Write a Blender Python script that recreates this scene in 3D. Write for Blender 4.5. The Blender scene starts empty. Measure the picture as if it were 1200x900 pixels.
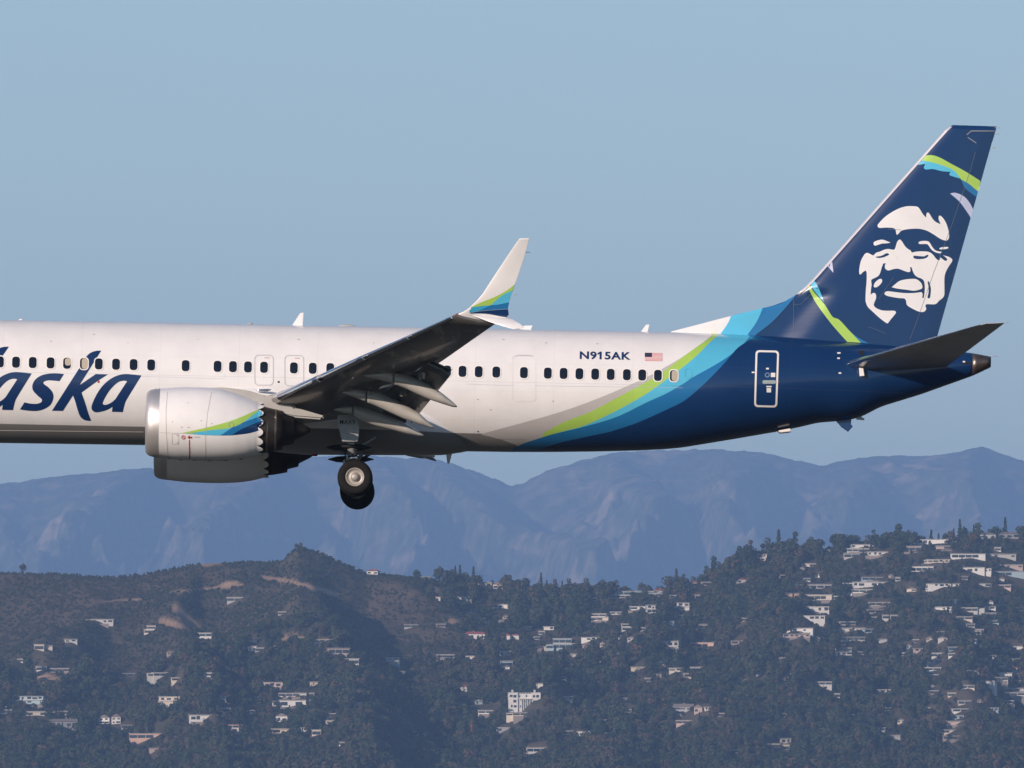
import bpy, bmesh, math, random
import numpy as np
from mathutils import Vector, Matrix
from mathutils.bvhtree import BVHTree

S = bpy.context.scene
COL = S.collection
R = math.radians
rnd = random.Random(7)

# ------------------------------------------------------------------ camera
CAM = Vector((0.0, 0.0, 30.0))
HFOV, PITCH = 4.76, 2.3
F = 600.0 / math.tan(R(HFOV / 2))          # focal length in photograph pixels (1200 wide)
HORIZON = 450.0 + math.tan(R(PITCH)) * F
cd = bpy.data.cameras.new('camera')
cam = bpy.data.objects.new('camera', cd)
COL.objects.link(cam)
cam.location = CAM
cam.rotation_euler = (R(90 + PITCH), 0, 0)
cd.sensor_width = 36.0
cd.lens = 18.0 / math.tan(R(HFOV / 2))
cd.clip_start = 1.0
cd.clip_end = 200000.0
S.camera = cam

# ------------------------------------------------------------------ light
SUN_EL, SUN_AZ = 18.5, 217.0               # low winter afternoon sun, behind the camera to the left
world = bpy.data.worlds.new('World')
S.world = world
world.use_nodes = True
wn = world.node_tree
sky = wn.nodes.new('ShaderNodeTexSky')
sky.sky_type = 'NISHITA'
sky.sun_disc = False
sky.sun_elevation = R(SUN_EL)
sky.sun_rotation = R(SUN_AZ)
sky.altitude = 50
sky.air_density = 0.86
sky.dust_density = 0.0
sky.ozone_density = 1.9
wn.links.new(sky.outputs[0], wn.nodes['Background'].inputs[0])
wn.nodes['Background'].inputs[1].default_value = 0.104
sl = bpy.data.lights.new('sun', 'SUN')
sl.energy = 4.85
sl.angle = R(0.5)
sl.color = (1.0, 0.83, 0.71)
sun = bpy.data.objects.new('sun', sl)
COL.objects.link(sun)
to_sun = Vector((math.sin(R(SUN_AZ)) * math.cos(R(SUN_EL)), math.cos(R(SUN_AZ)) * math.cos(R(SUN_EL)), math.sin(R(SUN_EL))))
sun.rotation_euler = to_sun.to_track_quat('Z', 'Y').to_euler()
S.view_settings.view_transform = 'Standard'
S.view_settings.look = 'None'
S.view_settings.exposure = 0.0
S.view_settings.gamma = 1.0
S.render.engine = 'CYCLES'
S.cycles.volume_bounces = 1
S.cycles.max_bounces = 6
S.cycles.use_denoising = True

# ------------------------------------------------------------------ helpers
def link(o, parent=None):
    COL.objects.link(o)
    if parent is not None:
        o.parent = parent
    return o

def tag(o, label=None, cat=None, group=None, kind=None):
    if label: o['label'] = label
    if cat: o['category'] = cat
    if group: o['group'] = group
    if kind: o['kind'] = kind
    return o

def empty(name, loc=(0, 0, 0), rz=0.0):
    o = bpy.data.objects.new(name, None)
    o.empty_display_size = 0.5
    o.location = loc
    o.rotation_euler = (0, 0, rz)
    COL.objects.link(o)
    return o

def mesh_obj(name, verts, faces, mat, parent=None, smooth=False):
    me = bpy.data.meshes.new(name)
    me.from_pydata([tuple(v) for v in verts], [], faces)
    me.update()
    if mat is not None:
        for m in (mat if isinstance(mat, (list, tuple)) else [mat]):
            me.materials.append(m)
    if smooth:
        me.polygons.foreach_set('use_smooth', [True] * len(me.polygons))
    o = bpy.data.objects.new(name, me)
    return link(o, parent)

def np_mesh(name, V, Fq, mats, smooth=True):
    me = bpy.data.meshes.new(name)
    me.vertices.add(len(V)); me.vertices.foreach_set('co', np.asarray(V, np.float32).ravel())
    k = Fq.shape[1]
    me.loops.add(Fq.size); me.loops.foreach_set('vertex_index', Fq.ravel().astype(np.int32))
    me.polygons.add(len(Fq))
    me.polygons.foreach_set('loop_start', np.arange(0, Fq.size, k, dtype=np.int32))
    me.update(calc_edges=True)
    me.polygons.foreach_set('use_smooth', [smooth] * len(Fq))
    for m in mats: me.materials.append(m)
    return me

class NT:
    """a small wrapper to write node trees tersely"""
    def __init__(s, name):
        s.m = bpy.data.materials.new(name); s.m.use_nodes = True
        s.t = s.m.node_tree; s.b = s.t.nodes['Principled BSDF']
    def n(s, kind, **kw):
        x = s.t.nodes.new(kind)
        for k, v in kw.items(): setattr(x, k, v)
        return x
    def set(s, inp, v):
        if hasattr(v, 'is_output') or isinstance(v, bpy.types.NodeSocket): s.t.links.new(v, inp)
        else:
            if isinstance(v, (tuple, list)) and len(v) == 3 and inp.type == 'RGBA': v = (*v, 1)
            inp.default_value = v
    def math(s, op, a, b=None, c=None):
        x = s.n('ShaderNodeMath', operation=op)
        s.set(x.inputs[0], a)
        if b is not None: s.set(x.inputs[1], b)
        if c is not None: s.set(x.inputs[2], c)
        return x.outputs[0]
    def noise(s, scale, detail=4, rough=.55, vec=None, sc=None):
        x = s.n('ShaderNodeTexNoise'); x.inputs['Scale'].default_value = scale
        x.inputs['Detail'].default_value = detail; x.inputs['Roughness'].default_value = rough
        if vec is not None:
            if sc is not None:
                mp = s.n('ShaderNodeMapping'); mp.inputs['Scale'].default_value = sc
                s.t.links.new(vec, mp.inputs[0]); vec = mp.outputs[0]
            s.t.links.new(vec, x.inputs['Vector'])
        return x.outputs[0]
    def obj(s): return s.n('ShaderNodeTexCoord').outputs['Object']
    def ramp(s, v, stops, interp='LINEAR'):
        x = s.n('ShaderNodeValToRGB'); x.color_ramp.interpolation = interp
        e = x.color_ramp.elements
        while len(e) < len(stops): e.new(0.5)
        for k, (p, c) in enumerate(stops):
            e[k].position = p; e[k].color = (*c, 1) if len(c) == 3 else c
        s.set(x.inputs[0], v); return x.outputs[0]
    def mix(s, f, a, b):
        x = s.n('ShaderNodeMix', data_type='RGBA')
        s.set(x.inputs[0], f); s.set(x.inputs[6], a); s.set(x.inputs[7], b)
        return x.outputs[2]
    def bump(s, h, dist=.1, strength=1.0):
        x = s.n('ShaderNodeBump'); x.inputs['Distance'].default_value = dist; x.inputs['Strength'].default_value = strength
        s.t.links.new(h, x.inputs['Height']); s.t.links.new(x.outputs[0], s.b.inputs['Normal'])

def simple(name, col, rough=.5, metal=0.0, coat=0.0, var=0.0, vscale=2.0, spec=.5):
    g = NT(name)
    g.b.inputs['Roughness'].default_value = rough
    g.b.inputs['Metallic'].default_value = metal
    g.b.inputs['Specular IOR Level'].default_value = spec
    if coat: g.b.inputs['Coat Weight'].default_value = coat; g.b.inputs['Coat Roughness'].default_value = .12
    if var:
        nz = g.noise(vscale, 5, .6, g.obj())
        d = tuple(max(0, c * (1 - var)) for c in col); l = tuple(min(1, c * (1 + var)) for c in col)
        g.set(g.b.inputs['Base Color'], g.ramp(nz, [(.3, d), (.7, l)]))
    else:
        g.b.inputs['Base Color'].default_value = (*col, 1)
    return g.m

# gradient noise on numpy arrays
def perlin(x, y, seed=0):
    xi = np.floor(x).astype(np.int64); yi = np.floor(y).astype(np.int64)
    xf = x - xi; yf = y - yi
    def g(ix, iy, dx, dy):
        h = (ix * 374761393 + iy * 668265263 + seed * 974634777) & 0xffffffff
        h = ((h ^ (h >> 13)) * 1274126177) & 0xffffffff
        h = h ^ (h >> 16)
        a = (h & 0xffff) / 65536.0 * 2 * np.pi
        return np.cos(a) * dx + np.sin(a) * dy
    u = xf * xf * xf * (xf * (xf * 6 - 15) + 10); v = yf * yf * yf * (yf * (yf * 6 - 15) + 10)
    a = g(xi, yi, xf, yf); b = g(xi + 1, yi, xf - 1, yf)
    c = g(xi, yi + 1, xf, yf - 1); d = g(xi + 1, yi + 1, xf - 1, yf - 1)
    return (a + (b - a) * u + (c + (d - c) * u - a - (b - a) * u) * v) * 1.5

def fbm(x, y, o=4, seed=0, gain=.5):
    s = 0; a = 1.0
    for k in range(o):
        s = s + a * perlin(x * 2 ** k, y * 2 ** k, seed + k * 17); a *= gain
    return s

def ridged(x, y, o=5, seed=0, gain=.5):
    s = 0; a = 1.0; w = 1.0
    for k in range(o):
        r = (1 - np.abs(perlin(x * 2.03 ** k, y * 2.03 ** k, seed + k * 31))) ** 2
        s = s + a * r * w; w = np.clip(r * 1.6, 0, 1); a *= gain
    return s

def sm(t): t = np.clip(t, 0, 1); return t * t * (3 - 2 * t)
# ------------------------------------------------------------------ terrain
def elev(py): return (HORIZON - py) / F        # tangent of the elevation angle of a photograph row

HX = np.array([-400, 0, 60, 130, 170, 230, 245, 330, 350, 372, 400, 430, 500, 560, 640, 700, 740, 790, 840, 880, 950, 1000, 1060, 1120, 1170, 1230, 1700])
HY = np.array([690, 671, 672, 676, 673, 661, 659, 657, 640, 646, 660, 672, 678, 688, 694, 696, 697, 693, 676, 658, 650, 640, 638, 634, 629, 630, 650])
D0, DR = 13300.0, 15100.0
SPURS = [  # crest lines (photo column, depth share), height m, width m
    ([(350, 1.0), (356, .86), (385, .70), (408, .56), (425, .30), (440, .05)], 42, 62),
    ([(235, .97), (205, .84), (222, .66), (240, .50), (262, .3)], 34, 42),
    ([(130, 1.0), (90, .8), (60, .6), (30, .35), (10, .1)], 26, 80),
    ([(430, 1.0), (520, .86), (600, .7), (640, .55), (700, .4), (720, .1)], 34, 80),
    ([(800, 1.0), (770, .8), (800, .6), (850, .4), (860, .1)], 26, 75),
    ([(950, 1.0), (930, .8), (950, .55), (1010, .3), (1020, .05)], 30, 80),
    ([(1150, 1.0), (1100, .75), (1130, .5), (1180, .2)], 26, 85),
    ([(330, .80), (310, .62), (330, .45), (345, .3)], 20, 50),
]
def crest_field(u, s, crests):
    out = np.zeros_like(u)
    for pts, h, w in crests:
        ss = np.array([p[1] for p in pts][::-1]); uu = np.array([p[0] for p in pts][::-1])
        uc = np.interp(s, ss, uu)
        fade = sm((s - ss[0]) / .12 + 1) * sm((1.10 - s) / .12)
        d = (u - uc)
        # steeper on the right-hand (shaded) side
        out += h * fade * np.exp(-np.abs(d / np.where(d > 0, w * .7, w * 1.1)) ** 1.4)
    return out

def smin(a, b, k):
    t = np.clip(.5 + .5 * (b - a) / k, 0, 1)
    return b + (a - b) * t - k * t * (1 - t)

KH, KM = .74, 1.15     # overall size of the near hills and of the range behind
def hill_h(X, D): return 30 + KH * (hill_base(X / KH, D / KH) - 30)
def mount_h(X, D): return np.maximum(30 + KM * (mount_base(X / KM, D / KM) - 30), 0)
def hill_base(X, D):
    u = 600 + X / D * F
    dr = DR + 130 * perlin(u / 260.0, u * 0 + 3.3, 5)
    s = (D - D0) / (dr - D0)
    hr = 30 + dr * elev(np.interp(u, HX, HY))
    hb = 30 + D0 * elev(985.0)
    prof = np.where(s < 1, np.clip(s, -1, 1) ** 1 * (.72 + .28 * np.clip(s, 0, 1)), 1 - (s - 1) * 1.2)
    h = hb + (hr - hb) * prof
    env = np.clip(s * 2, 0, 1) * np.clip((1.02 - s) / .25, 0, 1) 
    rel = 1.2 * crest_field(u, s, SPURS)
    rel_top = 1.2 * crest_field(u, np.ones_like(s), SPURS)
    h = h + rel - rel_top * sm((s - .75) / .25) * np.where(s < 1, 1, 1) - 26 * (1 - sm((s - .8) / .2))
    h = h + env * (26 * (ridged(X / 330.0, D / 800.0, 4, 11) - .9) + 7 * fbm(X / 60.0, D / 90.0, 3, 4))
    h = h + 1.2 * fbm(X / 25.0, D / 25.0, 2, 9)
    cap = 30 + D * elev(np.interp(u, HX, HY)) - np.abs(s - 1) * 60
    h = smin(h, cap, 7.0)
    h = np.where(D < D0, hb * sm((D - 9500) / (D0 - 9500)) + (h - hb) * sm((D - 12800) / 500.0), h)
    h = np.where(s > 1, np.maximum(h, 40), h)
    return h * sm((19000 - D) / 1500.0)

MX = np.array([-1200, -500, 0, 45, 75, 110, 140, 180, 250, 330, 400, 460, 500, 535, 560, 585, 600, 615, 640, 680, 720, 760, 800, 840, 880, 905, 930, 960, 985, 1010, 1040, 1080, 1115, 1135, 1152, 1168, 1190, 1230, 1700, 2400])
MY = np.array([620, 590, 567, 561, 557, 556, 551, 549, 545, 538, 534, 535, 537, 545, 553, 563, 570, 566, 553, 540, 531, 528, 527, 528, 530, 533, 539, 546, 541, 537, 534, 534, 532, 527, 523, 529, 538, 545, 560, 600])
MD0, MDR = 36500.0, 43500.0
MSP = [
    ([(180, 1.0), (130, .8), (80, .6), (20, .3)], 150, 45),
    ([(330, 1.0), (300, .8), (250, .55), (230, .25)], 170, 42),
    ([(400, 1.0), (440, .85), (480, .62), (500, .42), (470, .2)], 190, 34),
    ([(500, 1.0), (545, .82), (590, .62), (640, .40), (690, .2)], 230, 36),
    ([(700, 1.0), (730, .8), (770, .55), (735, .3), (700, .15)], 190, 40),
    ([(840, 1.0), (870, .8), (850, .55), (900, .25)], 170, 45),
    ([(1000, 1.0), (1010, .8), (980, .5), (1010, .2)], 150, 42),
    ([(1152, 1.0), (1120, .8), (1160, .5), (1120, .2)], 190, 45),
]
def mount_base(X, D):
    u = 600 + X / D * F
    s = (D - MD0) / (MDR - MD0)
    hr = 30 + MDR * elev(np.interp(u, MX, MY))
    hb = 30 + MD0 * elev(800.0)
    prof = np.where(s < 1, np.clip(s, -1, 1) * (.55 + .45 * np.clip(s, 0, 1)), 1 - (s - 1) * 1.3)
    h = hb + (hr - hb) * prof
    env = np.clip(s * 2, 0, 1) * np.clip((1.01 - s) / .3, 0, 1)
    rel = 1.7 * crest_field(u, s, MSP); top = 1.7 * crest_field(u, np.ones_like(s), MSP)
    h = h + rel - top * sm((s - .7) / .3) - 120 * (1 - sm((s - .75) / .25))
    wx = X + 130 * fbm(X / 700.0, D / 1500.0, 3, 3); wy = D + 300 * fbm(X / 700.0 + 9, D / 1500.0, 3, 8)
    h = h + env * (190 * (ridged((wx + .06 * wy) / 520.0, wy / 2600.0, 5, 2, .5) - .95) + 60 * (ridged((X - .05 * D) / 260.0, D / 1600.0, 4, 51, .5) - .9) + 22 * fbm(X / 70.0, D / 300.0, 4, 6))
    cap = 30 + D * elev(np.interp(u, MX, MY)) - np.abs(s - 1) * 330
    h = smin(h, cap, 16.0) + 3
    h = h + np.where(s > .7, 5, 3) * fbm(X / 45.0, D / 60.0, 3, 21)
    h = np.where(D < MD0, hb * sm((D - 30000) / (MD0 - 30000)), h)
    return h * sm((52000 - D) / 4000.0)

def seg_mask(U, P, patches):
    out = np.zeros_like(U)
    for (x0, y0, x1, y1, w) in patches:
        dx, dy = x1 - x0, y1 - y0
        t = np.clip(((U - x0) * dx + (P - y0) * dy) / (dx * dx + dy * dy + 1e-9), 0, 1)
        d = np.hypot(U - x0 - t * dx, P - y0 - t * dy)
        out = np.maximum(out, np.clip(1.5 - d / w + .35 * perlin(U / 5.0, P / 4.0, 77), 0, 1))
    return out

def grid_terrain(name, hfun, xs_half, nx_core, core, ds, mat, zoff=0.0, patches=()):
    """a sheet over depth rows ds; columns dense over the core and sparse out to the flanks"""
    inner = np.linspace(-core, core, nx_core)
    outer = np.linspace(core, xs_half, 40)[1:]
    t = np.concatenate([-outer[::-1], inner, outer])
    edge = sm((xs_half - np.abs(t)) / (xs_half - core) * 1.6)
    T, D = np.meshgrid(t, ds)
    X = T * D / ds.mean()
    Z = hfun(X, D) * edge[None, :] + zoff
    nr, nc = X.shape
    V = np.stack([X, D, Z], -1).reshape(-1, 3)
    i = np.arange(nr * nc).reshape(nr, nc)
    Q = np.stack([i[:-1, :-1], i[:-1, 1:], i[1:, 1:], i[1:, :-1]], -1).reshape(-1, 4)
    me = np_mesh(name, V, Q, [mat])
    bare = seg_mask(600 + X / D * F, HORIZON - (Z - 30) / D * F, patches)
    at = me.attributes.new('bare', 'FLOAT', 'POINT'); at.data.foreach_set('value', bare.ravel().astype(np.float32))
    o = link(bpy.data.objects.new(name, me))
    tag(o, kind='structure')
    return o, (t, ds, Z)

def mat_hill():
    g = NT('chaparral_ground')
    g.b.inputs['Roughness'].default_value = .95; g.b.inputs['Specular IOR Level'].default_value = .1
    o = g.obj()
    a = g.noise(.006, 6, .6, o); b = g.noise(.05, 5, .65, o); c = g.noise(.02, 5, .6, o)
    scrub = g.ramp(b, [(.36, (.036, .038, .024)), (.5, (.062, .055, .036)), (.66, (.105, .082, .054))])
    dry = g.ramp(c, [(.35, (.060, .050, .034)), (.65, (.12, .088, .060))])
    g.set(g.b.inputs['Base Color'], g.mix(g.ramp(a, [(.50, (0, 0, 0)), (.62, (1, 1, 1))]), scrub, dry))
    at = g.n('ShaderNodeAttribute'); at.attribute_name = 'bare'
    base = g.b.inputs['Base Color'].links[0].from_socket
    soil = g.ramp(c, [(.3, (.28, .18, .115)), (.7, (.42, .28, .18))])
    g.set(g.b.inputs['Base Color'], g.mix(at.outputs['Fac'], base, soil))
    g.bump(b, 3.0, .8)
    return g.m

def mat_mountain():
    g = NT('dry_mountain')
    g.b.inputs['Roughness'].default_value = .95; g.b.inputs['Specular IOR Level'].default_value = .05
    o = g.obj()
    a = g.noise(.0016, 7, .62, o, (1, .45, 1)); b = g.noise(.009, 6, .65, o); c = g.noise(.0045, 5, .6, o, (1, .5, 1.4))
    base = g.ramp(b, [(.36, (.030, .042, .026)), (.52, (.080, .082, .050)), (.66, (.19, .15, .10))])
    rock = g.ramp(b, [(.3, (.20, .15, .10)), (.7, (.40, .29, .21))])
    f = g.math('MULTIPLY', g.ramp(a, [(.48, (0, 0, 0)), (.60, (1, 1, 1))]), g.ramp(c, [(.52, (0, 0, 0)), (.60, (1, 1, 1))]))
    at = g.n('ShaderNodeAttribute'); at.attribute_name = 'bare'
    f = g.math('MAXIMUM', f, g.math('MULTIPLY', at.outputs['Fac'], 1.0))
    g.set(g.b.inputs['Base Color'], g.mix(f, base, rock))
    return g.m

HBARE = [(309, 677, 340, 682, 2.2), (340, 682, 396, 697, 2.6), (236, 661, 258, 659, 3), (206, 714, 228, 734, 5), (190, 728, 232, 739, 4), (200, 694, 282, 686, 1.1), (262, 686, 276, 684, 3),
         (117, 705, 172, 702, .8), (505, 690, 520, 694, 4), (560, 722, 540, 716, 3), (528, 728, 538, 730, 4), (40, 790, 66, 800, 6), (50, 800, 40, 812, 5), (380, 752, 330, 748, 3)]
MBARE = [(702, 666, 712, 658, 3.5), (712, 658, 734, 642, 3.5), (728, 640, 736, 636, 3), (462, 660, 486, 650, 4), (486, 650, 500, 646, 3), (500, 646, 524, 666, 3), (496, 645, 500, 570, 2), (600, 640, 640, 650, 2.5),
         (620, 675, 642, 668, 1.8), (675, 622, 700, 612, 3), (660, 636, 640, 640, 2), (225, 643, 232, 640, 3), (170, 615, 206, 612, 1.6), (120, 640, 140, 643, 1.6), (135, 652, 148, 650, 2), (862, 632, 880, 624, 3), (890, 622, 925, 620, 2.4),
         (1000, 590, 1014, 600, 4), (1160, 596, 1180, 606, 4), (1060, 545, 1090, 548, 2), (280, 625, 340, 632, 1.2), (100, 610, 60, 620, 1.4)]
gm = NT('basin_ground'); gm.b.inputs['Roughness'].default_value = .95
_o = gm.obj()
gm.set(gm.b.inputs['Base Color'], gm.ramp(gm.noise(.002, 6, .6, _o), [(.35, (.022, .028, .018)), (.6, (.05, .047, .04))]))
GX0, GX1, GY0, GY1 = -26000.0, 26000.0, -4000.0, 60000.0
ground = mesh_obj('ground', [(GX0, GY0, 0), (GX1, GY0, 0), (GX1, GY1, 0), (GX0, GY1, 0)], [(0, 1, 2, 3)], gm.m)
tag(ground, kind='structure')
hills, HG = grid_terrain('hills', hill_h, 1900, 340, 562, KH * np.concatenate([np.linspace(9600, 13000, 20), np.arange(13040, 15500, 7.0), np.linspace(15520, 19000, 30)]), mat_hill(), .5, HBARE)
mountains, MG = grid_terrain('mountains', mount_h, 10000, 520, 2470, KM * np.concatenate([np.linspace(30000, 36200, 12), np.arange(36400, 44400, 18.0), np.linspace(44500, 51500, 20)]), mat_mountain(), .5, MBARE)

# haze: one even box of air round everything
hz = NT('air')
hz.t.nodes.remove(hz.b)
pv = hz.n('ShaderNodeVolumePrincipled')
pv.inputs['Color'].default_value = (.36, .59, 1.0, 1)
pv.inputs['Density'].default_value = HAZE_D = 3.1e-5
pv.inputs['Anisotropy'].default_value = 0.0
hz.t.links.new(pv.outputs[0], hz.t.nodes['Material Output'].inputs['Volume'])
x0, x1, y0, y1, z0, z1 = -27000, 27000, -5000, 61500, -1.0, 1960.0
haze = mesh_obj('haze', [(x0, y0, z0), (x1, y0, z0), (x1, y1, z0), (x0, y1, z0), (x0, y0, z1), (x1, y0, z1), (x1, y1, z1), (x0, y1, z1)],
                [(3, 2, 1, 0), (4, 5, 6, 7), (0, 1, 5, 4), (1, 2, 6, 5), (2, 3, 7, 6), (3, 0, 4, 7)], hz.m)
tag(haze, kind='stuff')
# ------------------------------------------------------------------ the airliner
def ray(px, py):
    d = Vector(((px - 600) / F, 1.0, 0)) ; up = Vector((0, 0, 1))
    f = Vector((0, math.cos(R(PITCH)), math.sin(R(PITCH)))); u = Vector((0, -math.sin(R(PITCH)), math.cos(R(PITCH))))
    return (f + Vector((1, 0, 0)) * ((px - 600) / F) + u * ((450 - py) / F)).normalized()

jet = empty('airliner')
r0 = ray(600, 457)
jet.location = CAM + r0 * (400.0 / r0.y)
jet.rotation_euler = (R(-2.4), R(1.15), 0)
JM = Matrix.Translation(jet.location) @ jet.rotation_euler.to_matrix().to_4x4()
JI = JM.inverted()
OC = JI @ CAM
def lray(px, py): return (JI.to_3x3() @ ray(px, py)).normalized()
def L(px, py, y=0.0):
    d = lray(px, py); t = (y - OC.y) / d.y
    return OC + d * t
tag(jet, 'white and navy blue airliner flying low with its wheels down over the hills', 'airplane')

# --- paints
WHITE, NAVY = (.83, .81, .80), (.006, .036, .125)
GREY, GREEN, CYAN, MID = (.52, .49, .48), (.40, .62, .11), (.10, .50, .72), (.018, .17, .40)
def paint(name, col, rough=.28): return simple(name, col, rough, coat=.35, var=.04, vscale=1.3)
m_white = paint('white_paint', WHITE); m_navy = paint('navy_paint', NAVY, .24); m_green = paint('green_paint', GREEN)
m_cyan = paint('cyan_paint', CYAN); m_mid = paint('mid_blue_paint', MID); m_lilac = paint('pale_lilac_paint', (.50, .54, .72))
m_seam = simple('panel_seam', (.42, .41, .40), .6)
m_faint = simple('faint_seam', (.71, .68, .66), .45)
m_stencil_red = simple('faded_red_stencil', (.62, .36, .34), .5)
m_seam_navy = simple('seam_on_navy', (.10, .14, .20), .6)
m_outline = simple('door_outline_grey', (.50, .50, .52), .5)
m_glass = simple('window_glass', (.006, .009, .016), .12, coat=.5)
m_frame = simple('window_surround', (.84, .80, .76), .35)
m_shade = simple('window_blind', (.46, .40, .32), .6)
m_wing = simple('wing_grey_paint', (.17, .165, .16), .32, coat=.25, var=.25, vscale=.8)
m_fairing = simple('light_grey_paint', (.42, .40, .37), .4, coat=.2, var=.08, vscale=2)
m_flap = simple('flap_grey', (.10, .10, .10), .45, var=.25, vscale=1.5)
m_chrome = simple('polished_aluminium', (.80, .80, .82), .22, metal=1.0, var=.06, vscale=1.5)
m_lip = simple('inlet_lip_aluminium', (.76, .72, .70), .42, metal=.72, var=.05, vscale=1.5)
m_dark = simple('burnt_metal', (.040, .034, .030), .5, metal=.5, var=.4, vscale=2.5)
m_exh = simple('exhaust_titanium', (.20, .16, .14), .38, metal=.8, var=.3, vscale=3)
m_tail = simple('stabiliser_grey', (.60, .56, .53), .33, metal=.6, coat=.2, var=.1, vscale=1.2)
m_rubber = simple('tyre_rubber', (.014, .013, .013), .8, var=.2, vscale=6, spec=.15)
m_hub = simple('wheel_alloy', (.40, .37, .34), .5, metal=.3, var=.15, vscale=9)
m_strut = simple('gear_steel', (.34, .34, .35), .4, metal=.3, var=.15, vscale=5)
m_black = simple('well_black', (.012, .012, .012), .8)
m_red = simple('red_marking', (.42, .03, .035), .4)
m_ink = simple('navy_lettering', (.006, .030, .11), .3, coat=.3)
m_mark = simple('small_stencil_grey', (.35, .33, .34), .5)

def smooth_interp(xs, px, vals, w=4):
    d = np.arange(min(px) - 60, max(px) + 60, 1.0)
    v = np.interp(d, px, vals)
    k = np.exp(-np.linspace(-2, 2, 2 * w * 2 + 1) ** 2); k /= k.sum()
    vp = np.pad(v, 2 * w, mode='edge'); v = np.convolve(vp, k, 'valid')
    return np.interp(xs, d, v)

def loft(name, rings, mat, parent, smooth=True, cap=True, mats=None, matfun=None):
    n = len(rings[0]); V = [p for r in rings for p in r]; Fc = []
    for a in range(len(rings) - 1):
        for b in range(n):
            c = (b + 1) % n
            Fc.append((a * n + b, a * n + c, (a + 1) * n + c, (a + 1) * n + b))
    if cap:
        Fc.append(tuple(range(n))[::-1]); Fc.append(tuple(range((len(rings) - 1) * n, len(rings) * n)))
    o = mesh_obj(name, V, Fc, mats or mat, parent, smooth)
    bm = bmesh.new(); bm.from_mesh(o.data)
    bmesh.ops.recalc_face_normals(bm, faces=bm.faces)
    if matfun:
        for f in bm.faces: f.material_index = matfun(f)
    if cap:
        for f in bm.faces:
            if len(f.verts) > 4: f.smooth = False
    bm.to_mesh(o.data); bm.free()
    return o

def curve_px(pts, k=5):
    P = [(p[0], p[1]) for p in pts]; sh = [len(p) > 2 for p in pts]; n = len(P); out = []
    for i in range(n):
        a, b = P[i], P[(i + 1) % n]
        ta = ((P[(i + 1) % n][0] - P[i - 1][0]) / 2, (P[(i + 1) % n][1] - P[i - 1][1]) / 2) if not sh[i] else (b[0] - a[0], b[1] - a[1])
        c = P[(i + 2) % n]
        tb = ((c[0] - a[0]) / 2, (c[1] - a[1]) / 2) if not sh[(i + 1) % n] else (b[0] - a[0], b[1] - a[1])
        ln = math.hypot(b[0] - a[0], b[1] - a[1])
        for v in (0, 1):
            pass
        def lim(t):
            m = math.hypot(*t); return t if m < 1.3 * ln + 1e-9 else (t[0] * 1.3 * ln / m, t[1] * 1.3 * ln / m)
        ta, tb = lim(ta), lim(tb)
        if sh[i] and sh[(i + 1) % n]: out.append(a); continue
        for j in range(k):
            s = j / k; s2, s3 = s * s, s * s * s
            h = (2 * s3 - 3 * s2 + 1, s3 - 2 * s2 + s, -2 * s3 + 3 * s2, s3 - s2)
            out.append(tuple(h[0] * a[q] + h[1] * ta[q] + h[2] * b[q] + h[3] * tb[q] for q in (0, 1)))
    return out

# --- fuselage
TOPX = [-360, -350, -330, -300, -250, -200, -120, 0, 170, 350, 500, 650, 750, 800, 850, 900, 950, 1000, 1060, 1110, 1139, 1161]
TOPY = [452, 432, 412, 394, 379, 373.5, 373, 375, 378, 381.5, 384, 386.8, 388.7, 389.8, 391.6, 394, 397.5, 401.5, 406.5, 411, 413.6, 418]
BOTX = [-360, -350, -330, -300, -250, -200, -120, 0, 170, 350, 540, 600, 650, 700, 750, 780, 800, 855, 913, 940, 958, 975, 990, 1003, 1012, 1033, 1080, 1140, 1161]
BOTY = [456, 478, 496, 508, 515, 517.5, 518, 519, 521.5, 525, 528.7, 529.6, 529.6, 529, 527.8, 526.3, 524.5, 515.5, 505.5, 500, 495.5, 494, 493.2, 490.5, 487.5, 476.5, 462, 440.5, 430.5]
WX = [-360, -350, -330, -300, -250, -200, -120, 780, 850, 900, 950, 1000, 1050, 1100, 1140, 1161]
WW = [.05, .6, 1.05, 1.4, 1.7, 1.84, 1.88, 1.88, 1.82, 1.70, 1.50, 1.24, .96, .66, .40, .26]
stx = np.concatenate([np.linspace(-360, -200, 24), np.linspace(-190, 760, 96), np.linspace(768, 1161, 66)])
NSEG = 112
def fus_ring(px, n=NSEG, grow=0.0):
    tp = smooth_interp(px, TOPX, TOPY, 5); bt = smooth_interp(px, BOTX, BOTY, 4); w = smooth_interp(px, WX, WW, 8)
    if px > 1158 or px < -350: tp = np.interp(px, TOPX, TOPY); bt = np.interp(px, BOTX, BOTY); w = np.interp(px, WX, WW)
    a = L(px, float(tp)); b = L(px, float(bt)); cz = (a.z + b.z) / 2; hz_ = (a.z - b.z) / 2 + grow; w = w + grow
    x = (a.x + b.x) / 2
    return [Vector((x, -math.sin(t) * w, cz + math.cos(t) * hz_)) for t in (2 * math.pi * k / n for k in range(n))]

def bvh_of(o):
    return BVHTree.FromPolygons([v.co.copy() for v in o.data.vertices], [tuple(p.vertices) for p in o.data.polygons])

def hit(bvh, px, py):
    d = lray(px, py); loc, nor, idx, dist = bvh.ray_cast(OC, d)
    return (loc, nor if nor.dot(d) < 0 else -nor) if loc is not None else (None, None)

body_rings = [fus_ring(x) for x in stx if x <= 1139] + [fus_ring(1139.0)]
g = NT('fuselage_livery')
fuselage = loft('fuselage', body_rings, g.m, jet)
fb = bvh_of(fuselage)
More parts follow.
